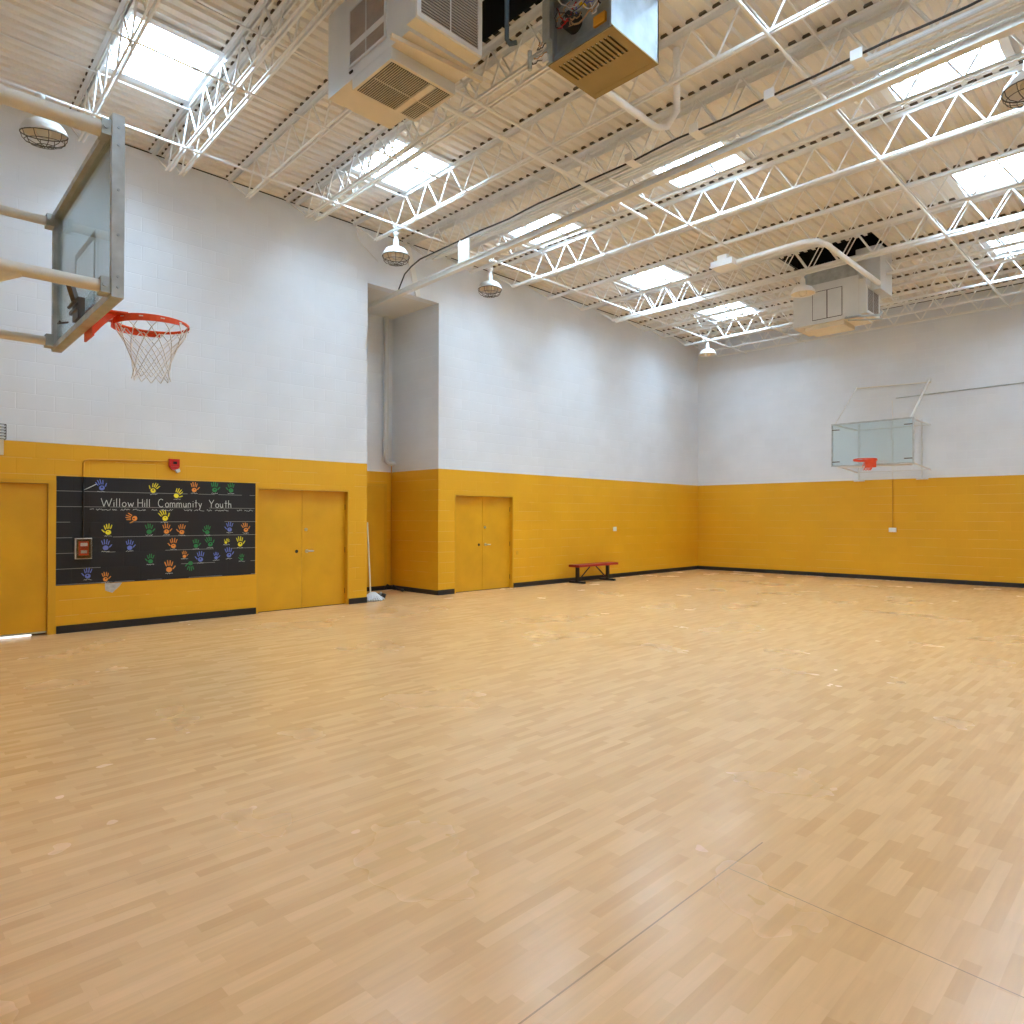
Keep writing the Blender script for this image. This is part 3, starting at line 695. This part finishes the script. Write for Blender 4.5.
# ------------------------------------------------------------------ basketball hoops (local: front is +y, board bottom z=0)
def hoop(label, loc, rot, w, h, kind):
    t = thing('basketball_hoop', label, 'basketball hoop', loc, group='wall-hung basketball hoops', world=False)
    t.rotation_euler = (0, 0, rot)
    fw, fd = (.042, .065) if kind == 'near' else (.030, .05)
    m_ = MB()
    m_.box(-w / 2, -w / 2 + fw, 0, fd, 0, h); m_.box(w / 2 - fw, w / 2, 0, fd, 0, h); m_.box(-w / 2 + fw, w / 2 - fw, 0, fd, h - fw, h); m_.box(-w / 2 + fw, w / 2 - fw, 0, fd, 0, fw)
    fr = obj('backboard_frame', m_, M['frame'], t); fr['label'] = 'grey metal frame'
    m_ = MB(); m_.box(-w / 2 + fw, w / 2 - fw, .030, .040, fw, h - fw); gl = obj('backboard_glass', m_, M['glass'], t); gl['label'] = 'clear glass'
    m_ = MB(); sw, sh, b, y = .61, .46, .05, .0415
    zb_ = .12
    m_.box(-sw / 2, sw / 2, y, y + .002, zb_ + sh - b, zb_ + sh); m_.box(-sw / 2, -sw / 2 + b, y, y + .002, zb_, zb_ + sh - b); m_.box(sw / 2 - b, sw / 2, y, y + .002, zb_, zb_ + sh - b)
    if kind == 'near': o = obj('target_square', m_, M['mark'], gl); o['label'] = 'pale target outline'
    # rim
    rz, rr = .115, .237; ry = fd + .155 + rr
    m_ = MB(); N = 40
    m_.tube([(rr * math.sin(2 * math.pi * k / N), ry - rr * math.cos(2 * math.pi * k / N), rz) for k in range(N)], .0105, 8, closed=True)
    # flat side wings that taper from the mount round the ring
    for s in (-1, 1):
        vs = []; K = 12; a1 = R(118)
        for k in range(K + 1):
            a = R(8) + (a1 - R(8)) * k / K; hgt = .055 * (1 - .35 * k / K)
            for rad in (rr + .010, rr + .016):
                for dz in (0, -hgt): vs.append((s * rad * math.sin(a), ry - rad * math.cos(a), rz + .004 + dz))
        fs = []
        for k in range(K):
            o_ = 4 * k
            fs += [(o_, o_ + 4, o_ + 5, o_ + 1), (o_ + 2, o_ + 3, o_ + 7, o_ + 6), (o_, o_ + 2, o_ + 6, o_ + 4), (o_ + 1, o_ + 5, o_ + 7, o_ + 3)]
        fs += [(0, 1, 3, 2), (4 * K, 4 * K + 2, 4 * K + 3, 4 * K + 1)]
        m_.add(vs, fs)
    m_.add([(-.11, fd, rz + .012), (.11, fd, rz + .012), (.16, ry - rr * .8, rz + .012), (-.16, ry - rr * .8, rz + .012), (-.11, fd, rz), (.11, fd, rz), (.16, ry - rr * .8, rz), (-.16, ry - rr * .8, rz)],
           [(0, 1, 2, 3), (7, 6, 5, 4), (0, 4, 5, 1), (1, 5, 6, 2), (2, 6, 7, 3), (3, 7, 4, 0)])
    m_.box(-.12, .12, fd, fd + .012, -.06, rz + .03)
    m_.prism([(fd + .012, rz - .005), (fd + .15, rz - .005), (fd + .10, rz - .05), (fd + .012, -.05)], lambda a, b_, d_: (d_, a, b_), -.10, .10)
    rim = obj('rim', m_, M['red'], t); rim['label'] = 'orange-red metal rim'
    # net
    m_ = MB(); rows = [(rr, rz), (rr * .92, rz - .07), (rr * .74, rz - .14), (rr * .62, rz - .20), (rr * .54, rz - .26), (rr * .50, rz - .315), (rr * .49, rz - .36), (rr * .52, rz - .40)]
    for i in range(len(rows) - 1):
        (r0, z0_), (r1, z1_) = rows[i], rows[i + 1]
        for k in range(12):
            a0 = 2 * math.pi * (k + .5 * (i % 2)) / 12
            for s in (-.5, .5):
                a1_ = a0 + 2 * math.pi * s / 12
                m_.tube([(r0 * math.sin(a0), ry - r0 * math.cos(a0), z0_), (r1 * math.sin(a1_), ry - r1 * math.cos(a1_), z1_)], .0036, 5, cap=False)
    for k in range(12):
        a0 = 2 * math.pi * k / 12; m_.tube([((rr + .014) * math.sin(a0 + q), ry - (rr + .014) * math.cos(a0 + q), rz - .012) for q in (-.05, .05)], .005, 5)
    if kind == 'near' : o = obj('net', m_, M['net'], rim); o['label'] = 'white cord net'
    else:
        m_ = MB()
        for i in range(4):
            (r0, z0_), (r1, z1_) = rows[i], rows[i + 1]
            for k in range(7):
                a0 = 2 * math.pi * (k + .5 * (i % 2)) / 12 + 3.3
                for s in (-.5, .5):
                    a1_ = a0 + 2 * math.pi * s / 12; q = .9
                    m_.tube([(r0 * math.sin(a0), ry - r0 * math.cos(a0), z0_), (r1 * q * math.sin(a1_), ry - r1 * q * math.cos(a1_), z1_)], .006, 5, cap=False)
        o = obj('net', m_, M['red'], rim); o['label'] = 'torn red cord net'
    return t, fd
th = R(-1.6)
t, fd = hoop('near glass basketball hoop at left, white net, seen from behind', (-5.265, 1.13, 2.86), th, 1.80, 1.055, 'near')
# breakaway mechanism behind the glass
m_ = MB(); m_.box(-.08, .08, -.012, .03, .05, .19); m_.box(-.10, .10, -.028, -.012, .10, .12); m_.tube([(-.09, -.03, .15), (.09, -.03, .15)], .012, 10); m_.bar((.0, -.01, .18), (.05, -.05, .27), .03, .05)
m_.tube([(-.05, -.04, .04), (-.05, -.10, .02), (.02, -.10, .02)], .006, 6)
obj('breakaway_spring', m_, M['mech'], t)
# arms to the front wall
WY = -(1.12 - YS) + .02
for (x, z, r, lab) in ((.84, .97, .045, 1), (-.84, .97, .034, 0), (.84, .065, .036, 2), (-.84, .065, .034, 0)):
    m_ = MB(); m_.tube([(x, -.035, z), (x, WY, z + .0)], r, 14)
    m_.tube([(x, -.50, z), (x, -.53, z)], r * 1.12, 14)
    if lab == 2: m_.tube([(x, -.42, z - .01), (x - .30, -1.2, z - .35), (x - .45, WY, z - .55)], r * .85, 12)
    a = obj('support_arm', m_, M['pipe'], t)
    c = MB(); c.box(x - .05, x + .05, -.05, -.001, z - .045, z + .045); c.tube([(x - .06, -.03, z), (x + .06, -.03, z)], .015, 8); obj('arm_clamp', c, M['galvm'], a)
m_ = MB(); m_.box(-1.1, -.8, WY - .02, WY, -.2, 1.3); m_.box(.8, 1.1, WY - .02, WY, -.2, 1.3); obj('wall_plate', m_, M['pipe'], t)
# bolts along the frame sides
for zz in (.06, .12, .36, .62, .88, .98):
    m_ = MB(); m_.tube([(.900, .033, zz), (.905, .033, zz)], .008, 8); obj('frame_bolt', m_, M['galv'], t)

t, fd = hoop('far glass basketball hoop on the back wall, torn red net', (-5.46, 17.50, 2.86), R(180), 1.82, 1.055, 'far')
# local coords: +x is world -x, +y is world -y ; wall at local y = -(yb-17.5)
def fl(x, y, z): return (-(x + 5.46), -(y - 17.50), z - 2.86)
m_ = MB()
for X in (-4.83, -6.29):
    m_.tube([fl(X, yb(X) - .05, 2.60), fl(X, yb(X) - .05, 4.06)], .020, 10)
    m_.bar(fl(X - .13, yb(X) - .03, 2.585), fl(X + .13, yb(X) - .03, 2.585), .05, .035)
for z in (2.80, 3.91): m_.tube([fl(-6.33, yb(-6.33) - .10, z), fl(-4.66, yb(-4.66) - .10, z)], .012, 8)
o = obj('wall_rails', m_, M['conW'], t)
m_ = MB(); m_.tube([fl(-6.33, yb(-6.3) - .06, 5.03), fl(-4.62, yb(-4.6) - .06, 4.97)], .018, 8); obj('top_rail', m_, M['pipe'], t)
for X in (-4.62, -6.30):
    for z0_, z1_ in ((3.90, 3.92), (2.90, 2.80)):
        m_ = MB(); m_.tube([fl(X, 17.52, z0_), fl(X - .03, yb(X) - .05, z1_)], .022, 8); obj('support_arm', m_, M['steel'], t)
    m_ = MB(); m_.tube([fl(X, 17.52, 3.91), fl(X - .04, yb(X) - .03, 5.06)], .026 if X > -5 else .012, 8); obj('diagonal_brace', m_, M['steel'], t)
m_ = MB(); m_.bar(fl(-6.25, 17.56, 2.845), fl(-4.60, 17.56, 2.845), .05, .05); obj('lower_bar', m_, M['steel'], t)
m_ = MB()
for x in (-.80, .80):
    for z in (.115, .90): m_.box(x - .09, x + .09, .042, .05, z - .012, z + .012)
obj('corner_pads', m_, M['mech'], t)

# ------------------------------------------------------------------ bench
t = thing('bench', 'low red bench with black legs against the yellow wall', 'bench', (-10.62, 13.4, 0))
m_ = MB(); y0, y1 = 12.66, 14.24
m_.box(-10.78, -10.47, y0, y1, .415, .445); m_.box(-10.785, -10.77, y0, y1, .395, .45); m_.box(-10.48, -10.465, y0, y1, .395, .45); m_.box(-10.77, -10.48, y0, y0 + .015, .395, .45); m_.box(-10.77, -10.48, y1 - .015, y1, .395, .45)
obj('seat', m_, M['bench'], t)
for yy in (12.80, 14.0):
    m_ = MB(); m_.box(-10.66, -10.59, yy - .035, yy + .035, .05, .413); obj('leg', m_, M['legs'], t)
    m_ = MB(); m_.box(-10.86, -10.40, yy - .04, yy + .04, .0, .05); obj('foot', m_, M['legs'], t)
for s, yy in ((1, 12.80), (-1, 14.0)):
    m_ = MB(); m_.tube([(-10.625, yy + s * .035, .06), (-10.625, yy + s * .52, .41)], .016, 8); obj('brace', m_, M['legs'], t)

# ------------------------------------------------------------------ mural with hand prints and chalk lettering
mz0, mz1, my0, my1 = .655, 2.155, 2.12, 4.905
mx = XL + .006
t = thing('painted_mural', 'black painted wall panel with coloured hand prints and chalk title', 'mural', (XL, (my0 + my1) / 2, mz0))
m_ = MB(); m_.box(XL + .001, mx, my0, my1, mz0, mz1); obj('black_panel', m_, M['mural'], t)
HANDS = [('b', 2.66, 2.03, 20, 1), ('y', 3.35, 2.01, -25, 1), ('o', 3.07, 1.58, 75, 1), ('y', 2.75, 1.4, 5, 1), ('g', 3.29, 1.4, 0, 1), ('b', 2.72, 1.18, 0, 1), ('b', 3.03, 1.17, 0, .95), ('g', 3.31, .96, 0, .9), ('b', 2.5, .79, 0, .95), ('o', 2.72, .73, 0, .85),
 ('y', 3.68, 1.94, -30, 1), ('o', 3.93, 2.04, 0, 1), ('g', 4.24, 2.05, 0, 1.05), ('g', 4.5, 2.05, 0, 1), ('y', 3.5, 1.6, 25, 1.1), ('o', 3.53, 1.4, 0, 1), ('o', 3.75, 1.39, 0, 1), ('g', 4.13, 1.38, 0, .9), ('b', 4.48, 1.42, 0, 1), ('o', 4.74, 1.41, 15, 1),
 ('o', 3.63, 1.18, 0, 1), ('g', 3.96, 1.17, 0, .9), ('g', 4.17, 1.19, 20, 1), ('y', 4.43, 1.2, -40, .6), ('y', 4.65, 1.18, 5, 1.05), ('o', 3.79, 1.01, 0, .7), ('b', 4.03, .96, 0, 1.05), ('b', 4.27, .97, 0, .75), ('b', 4.47, 1.01, 5, 1.05), ('g', 4.68, .93, 0, .7), ('g', 3.88, .86, 180, .95), ('o', 3.57, .83, 0, 1.15)]
def capsule(x0, y0, x1, y1, r0, r1, n=6):
    a = math.atan2(y1 - y0, x1 - x0); out = []
    for k in range(n + 1): b = a - math.pi / 2 + math.pi * k / n; out.append((x1 + r1 * math.cos(b), y1 + r1 * math.sin(b)))
    for k in range(n + 1): b = a + math.pi / 2 + math.pi * k / n; out.append((x0 + r0 * math.cos(b), y0 + r0 * math.sin(b)))
    return out
rh = random.Random(11)
names = MB()
CW = {'b': 'blue', 'y': 'yellow', 'g': 'green', 'o': 'orange'}
for c, y, z, rt, s in HANDS:
    s *= 1.0; mir = rh.choice((-1, 1)); a = R(rt)
    def fn(p, q, d_):
        p, q = p * s * mir, q * s
        return (mx + d_, y + p * math.cos(a) - q * math.sin(a) * 1, z + q * math.cos(a) + p * math.sin(a))
    m_ = MB()
    # palm as a ring with an unprinted hollow
    N = 14; ou = [(.037 * math.cos(2 * math.pi * k / N), -.024 + .034 * math.sin(2 * math.pi * k / N)) for k in range(N)]
    hr = rh.choice((.0, .008, .012)); inn = [(.004 + hr * math.cos(2 * math.pi * k / N), -.015 + hr * math.sin(2 * math.pi * k / N)) for k in range(N)]
    vs = [fn(p, q, .0012) for p, q in ou + inn]; m_.add(vs, [(k, (k + 1) % N, (k + 1) % N + N, k + N) for k in range(N)])
    for (x0_, y0_, x1_, y1_) in ((-.034, .026, -.050, .074), (-.012, .032, -.018, .094), (.010, .032, .016, .092), (.031, .024, .046, .072)):
        dx = rh.uniform(-.003, .003); m_.prism(capsule(x0_, y0_, x1_ + dx, y1_,   .0062, .0060), fn, .0, .0012)
    m_.prism(capsule(.050, -.014, .076, .018, .0075, .0065), fn, .0, .0012)
    o = obj('hand_print', m_, M['h' + c], t); o['label'] = CW[c] + ' hand print'
    if s > .5 and abs(rt) < 60:
        # small chalk scribble under the hand
        pts = [(mx + .001, y - .05 + .1 * k / 12, z - .075 * s + rh.uniform(-.008, .008)) for k in range(13)]
        for p, q in zip(pts, pts[1:]): names.bar(p, q, .0025, .004)
o = obj('chalk_names', names, M['chalk'], t)
# the title
G = {
 'W': (1.25, [[(0, 1), (.32, 0), (.62, .8), (.92, 0), (1.25, 1)]]), 'i': (.12, [[(.06, 0), (.06, .55)], [(.06, .72), (.06, .78)]]), 'l': (.16, [[(.06, 0), (.06, 1)]]),
 'o': (.52, [[(.26 + .24 * math.cos(k * math.pi / 6), .27 + .27 * math.sin(k * math.pi / 6)) for k in range(13)]]), 'w': (.72, [[(0, .55), (.16, 0), (.34, .45), (.52, 0), (.70, .55)]]),
 'H': (.72, [[(0, 0), (0, 1)], [(.66, 0), (.66, 1)], [(0, .5), (.66, .5)]]),
 'C': (.85, [[(.45 + .42 * math.cos(R(50 + 26 * k)), .5 + .5 * math.sin(R(50 + 26 * k))) for k in range(11)]]),
 'm': (.80, [[(0, 0), (0, .55)], [(0, .42), (.14, .55), (.34, .5), (.37, 0)], [(.37, .42), (.52, .55), (.70, .5), (.73, 0)]]),
 'u': (.52, [[(0, .55), (.03, .12), (.2, 0), (.38, .1), (.42, .55)], [(.42, .3), (.44, 0)]]),
 'n': (.50, [[(0, 0), (0, .55)], [(0, .40), (.16, .55), (.36, .5), (.40, 0)]]),
 't': (.42, [[(.2, 0), (.2, .95)], [(0, .6), (.42, .6)]]), 'y': (.50, [[(0, .55), (.22, .05)], [(.46, .55), (.10, -.35)]]),
 'Y': (.80, [[(0, 1), (.36, .5)], [(.74, 1), (.36, .5), (.34, 0)]]), 'h': (.50, [[(0, 0), (0, 1)], [(0, .38), (.16, .55), (.36, .5), (.40, 0)]]),
}
def write(word, y0, y1, zb_, h):
    gap = .20; tot = sum(G[c][0] for c in word) + gap * (len(word) - 1); k = (y1 - y0) / tot; m_ = MB(); x = y0
    for c in word:
        for st_ in G[c][1]:
            for p, q in zip(st_, st_[1:]): m_.bar((mx + .0012, x + p[0] * k, zb_ + p[1] * h), (mx + .0012, x + q[0] * k, zb_ + q[1] * h), .0025, .0085)
        x += (G[c][0] + gap) * k
    return obj('chalk_word', m_, M['chalk'], t)
write('Willow', 2.66, 3.08, 1.745, .115); write('Hill', 3.135, 3.30, 1.745, .115); write('Community', 3.41, 4.045, 1.745, .12); write('Youth', 4.155, 4.51, 1.745, .12)
# illegible small chalk line beneath the title
m_ = MB(); rs = random.Random(5)
for a0, a1 in ((2.52, 2.57), (2.60, 2.78), (2.80, 2.86), (2.91, 3.03), (3.07, 3.24), (3.32, 3.40), (3.45, 3.62), (3.78, 3.90), (3.93, 3.99), (4.02, 4.08), (4.12, 4.20), (4.25, 4.46), (4.60, 4.68), (4.72, 4.86)):
    k = max(3, int((a1 - a0) / .012)); pts = [(mx + .001, a0 + (a1 - a0) * i / k, 1.700 + rs.uniform(-.012, .012)) for i in range(k + 1)]
    for p, q in zip(pts, pts[1:]): m_.bar(p, q, .0025, .0045)
obj('chalk_small_line', m_, M['chalk'], t)
m_ = MB(); pts = [(mx + .001, 2.44, 1.97), (mx + .001, 2.50, 2.0), (mx + .001, 2.56, 2.035), (mx + .001, 2.60, 2.06)]
m_.tube(pts, .006, 5); o = obj('chalk_small_line', m_, M['chalk'], t)

# conduit and fire alarm devices
m_ = MB(); cx = XL + .016
m_.tube([(cx, 2.435, 2.156), (cx, 2.435, 2.345), (cx, 2.45, 2.38), (cx, 2.49, 2.398), (cx, 2.55, 2.402), (cx, 3.555, 2.435)], .011, 8)
t2 = thing('alarm_conduit', 'thin conduit bending from red strobe down to the pull station', 'conduit', (XL, 2.5, 1.3))
obj('upper_run', m_, M['conY'], t2)['label'] = 'yellow painted run'
m_ = MB(); m_.tube([(cx + .004, 2.435, 1.29), (cx + .004, 2.435, 2.156)], .011, 8); obj('lower_run', m_, M['conB'], t2)['label'] = 'black painted run'
t = thing('strobe_alarm', 'small red strobe alarm above the black mural', 'alarm', (XL, 3.63, 2.3))
m_ = MB(); m_.prism([(3.555, 2.475), (3.555, 2.36), (3.60, 2.31), (3.66, 2.31), (3.70, 2.36), (3.70, 2.475)], lambda a, b, d_: (d_, a, b), XL, XL + .05); m_.box(XL + .05, XL + .07, 3.575, 3.68, 2.36, 2.455); obj('housing', m_, M['alarm'], t)
m_ = MB(); m_.box(XL + .07, XL + .073, 3.60, 3.655, 2.395, 2.435); obj('sounder_slot', m_, M['dark'], t)
m_ = MB(); m_.prism([(3.63, 2.31), (3.66, 2.265), (3.70, 2.285), (3.69, 2.33)], lambda a, b, d_: (d_, a, b), XL + .03, XL + .08); obj('strobe_lens', m_, M['lens'], t)
t = thing('fire_alarm_pull', 'red pull station under clear cover on the black mural', 'fire alarm', (XL, 2.44, 1.02))
m_ = MB(); m_.box(XL + .007, XL + .05, 2.385, 2.50, 1.06, 1.255); m_.box(XL + .05, XL + .062, 2.40, 2.485, 1.15, 1.17); obj('pull_box', m_, M['alarm'], t)
m_ = MB(); m_.box(XL + .05, XL + .053, 2.405, 2.48, 1.09, 1.13); m_.box(XL + .05, XL + .053, 2.40, 2.485, 1.19, 1.235); obj('pull_lettering', m_, M['lens'], t)
m_ = MB(); m_.box(XL + .084, XL + .088, 2.35, 2.535, 1.02, 1.29); m_.box(XL + .007, XL + .084, 2.35, 2.354, 1.02, 1.29); m_.box(XL + .007, XL + .084, 2.531, 2.535, 1.02, 1.29); m_.box(XL + .007, XL + .084, 2.354, 2.531, 1.286, 1.29); m_.box(XL + .007, XL + .084, 2.354, 2.531, 1.02, 1.024)
obj('clear_cover', m_, M['clear'], t)
m_ = MB(); m_.box(XL + .007, XL + .03, 2.34, 2.35, 1.01, 1.30); m_.box(XL + .007, XL + .03, 2.535, 2.545, 1.01, 1.30); m_.box(XL + .007, XL + .03, 2.35, 2.535, 1.29, 1.30); m_.box(XL + .007, XL + .03, 2.35, 2.535, 1.01, 1.02); obj('cover_base', m_, M['plastic'], t)
# peeled patch under the mural
m_ = MB(); m_.prism([(2.715, .650), (2.935, .650), (2.90, .60), (2.86, .56), (2.81, .51), (2.76, .53), (2.72, .55)], lambda a, b, d_: (d_, a, b), XL + .0, XL + .003)
o = obj('peeled_patch', m_, M['paper'], loc=(XL, 2.8, .55)); tag(o, 'torn grey-white patch on yellow wall below the mural', 'patch')
# caged box at the left edge
t = thing('caged_wall_box', 'small wire-caged box on wall at left edge above the door', 'wall box', (XL, 1.45, 2.4))
m_ = MB()
for i in range(6): z = 2.60 + .038 * i; m_.tube([(XL, 1.25, z), (XL + .12, 1.25, z), (XL + .12, 1.545, z), (XL, 1.545, z)], .005, 5)
for y in (1.25, 1.35, 1.45, 1.545): m_.tube([(XL + .12, y, 2.60), (XL + .12, y, 2.79)], .005, 5)
obj('wire_cage', m_, M['wire'], t)
m_ = MB(); m_.box(XL, XL + .08, 1.30, 1.50, 2.61, 2.78); obj('device', m_, M['plastic'], t)
m_ = MB(); m_.box(XL, XL + .06, 1.28, 1.53, 2.40, 2.59); obj('back_box', m_, M['acb'], t)

# small wall fittings
m_ = MB(); m_.box(XL, XL + .03, 14.67, 14.79, 1.24, 1.35); o = obj('wall_socket', m_, M['plastic'], loc=(XL, 14.7, 1.3)); tag(o, 'small white box on left yellow wall beyond the bench', 'socket')
m_ = MB(); m_.box(XL, XL + .008, 11.01, 11.08, .75, .83); o = obj('wall_socket', m_, M['jamb'], loc=(XL, 11.05, .8)); tag(o, 'pale cover plate beside the far double door', 'socket')
X = -5.50; m_ = MB(); m_.box(X - .085, X + .085, yb(X) - .04, yb(X), 1.24, 1.35); o = obj('wall_socket', m_, M['plastic'], loc=(X, yb(X), 1.3)); tag(o, 'small white box on back yellow wall below the far hoop', 'socket')
t = thing('wall_conduit', 'vertical painted conduit down back wall behind the far hoop', 'conduit', (X, yb(X), 1.35))
m_ = MB(); m_.tube([(X, yb(X) - .016, 1.35), (X, yb(X) - .016, 2.595)], .012, 8); obj('lower_run', m_, M['conY'], t)['label'] = 'yellow painted run'
m_ = MB(); m_.tube([(X, yb(X) - .016, 2.597), (X, yb(X) - .016, 4.62)], .012, 8); obj('upper_run', m_, M['lampw'], t)['label'] = 'white painted run'
rod('wall_conduit', 'horizontal grey conduit along back wall right of far hoop', [(-5.42, yb(-5.42) - .016, 4.67), (XR - .02, yb(XR) - .016, 4.78)], .013, M['frame'], 'conduit')

# dust mop lying behind the wall corner
t = thing('dust_mop', 'white mop with upright handle in the wall recess', 'mop', (-11.2, 7.35, 0))
m_ = MB(); m_.tube([(-11.12, 7.24, .15), (-11.05, 7.12, 1.50)], .014, 8); obj('handle', m_, M['plastic'], t)
m_ = MB(); rm = random.Random(2)
mcx, mcy = -11.13, 7.30
m_.lathe([(.0, .16), (.05, .155), (.10, .12), (.14, .07), (.16, .03), (.16, .0), (.0, .0)], (mcx, mcy, .0), 20)
for k in range(26):
    a = 2 * math.pi * k / 26; r2 = .18 + rm.random() * .05
    m_.tube([(mcx + .04 * math.cos(a), mcy + .04 * math.sin(a), .15), (mcx + .13 * math.cos(a), mcy + .13 * math.sin(a), .08), (mcx + r2 * math.cos(a), mcy + r2 * math.sin(a), .018)], .017, 6)
obj('mop_head', m_, M['mop'], t)
t = thing('cable_coil', 'dark coil of cable on floor beside the white mop', 'cable', (-11.45, 7.75, 0))
m_ = MB()
for q in range(3): m_.tube([(-11.33 + (.10 + .01 * q) * math.cos(2 * math.pi * k / 20), 7.60 + (.08 + .008 * q) * math.sin(2 * math.pi * k / 20),   .016 + .03 * q) for k in range(20)], .015, 6, closed=True)
obj('coil', m_, M['cable'], t)
m_ = MB(); m_.tube([(-11.26, 7.56, .10), (-11.36, 7.64, .105)], .022, 8); obj('plug', m_, M['galvm'], t)
# clutter cables in the recess corner
m_ = MB(); rr_ = random.Random(8); pts = []
for k in range(14): pts.append((-12.45 + .10 * k * .5 + rr_.uniform(-.04, .04), 8.62 - rr_.uniform(0, .14), .03 + .10 * abs(math.sin(k * 1.3)) * (1 if k < 7 else .4)))
m_.tube(pts, .022, 6); o = obj('loose_cable', m_, M['cable'], loc=(-12.3, 8.6, 0)); tag(o, 'black loose cable heaped in the recess corner', 'cable')

# ------------------------------------------------------------------ light, world, camera
w = bpy.data.worlds.new('sky'); SC.world = w; w.use_nodes = True
bg = w.node_tree.nodes['Background']; bg.inputs[0].default_value = (.85, .92, 1, 1); bg.inputs[1].default_value = 1.0

cam = bpy.data.cameras.new('camera'); co = bpy.data.objects.new('camera', cam); COL.objects.link(co)
cam.sensor_width = 36; cam.sensor_fit = 'HORIZONTAL'; cam.lens = 680 / 1024 * 36; cam.clip_start = .05
yaw, pit, rol = R(45.2), R(.45), R(.10)
f = Vector((-math.sin(yaw) * math.cos(pit), math.cos(yaw) * math.cos(pit), math.sin(pit)))
rt = Vector((math.cos(yaw), math.sin(yaw), 0)); up = rt.cross(f)
rt2 = math.cos(rol) * rt + math.sin(rol) * up; up2 = -math.sin(rol) * rt + math.cos(rol) * up
mw = Matrix(((rt2.x, up2.x, -f.x, 0), (rt2.y, up2.y, -f.y, 0), (rt2.z, up2.z, -f.z, 1.6), (0, 0, 0, 1)))
co.matrix_world = mw; SC.camera = co

for o in bpy.data.objects:
    if '_o' in o: del o['_o']
SC.view_settings.view_transform = 'Standard'; SC.view_settings.look = 'None'; SC.view_settings.gamma = 1; SC.view_settings.use_curve_mapping = False
SC.view_settings.exposure = 0.0
try:
    SC.cycles.max_bounces = 10; SC.cycles.diffuse_bounces = 7; SC.cycles.glossy_bounces = 4; SC.cycles.transparent_max_bounces = 12
    SC.cycles.caustics_reflective = False; SC.cycles.caustics_refractive = False
except Exception: pass
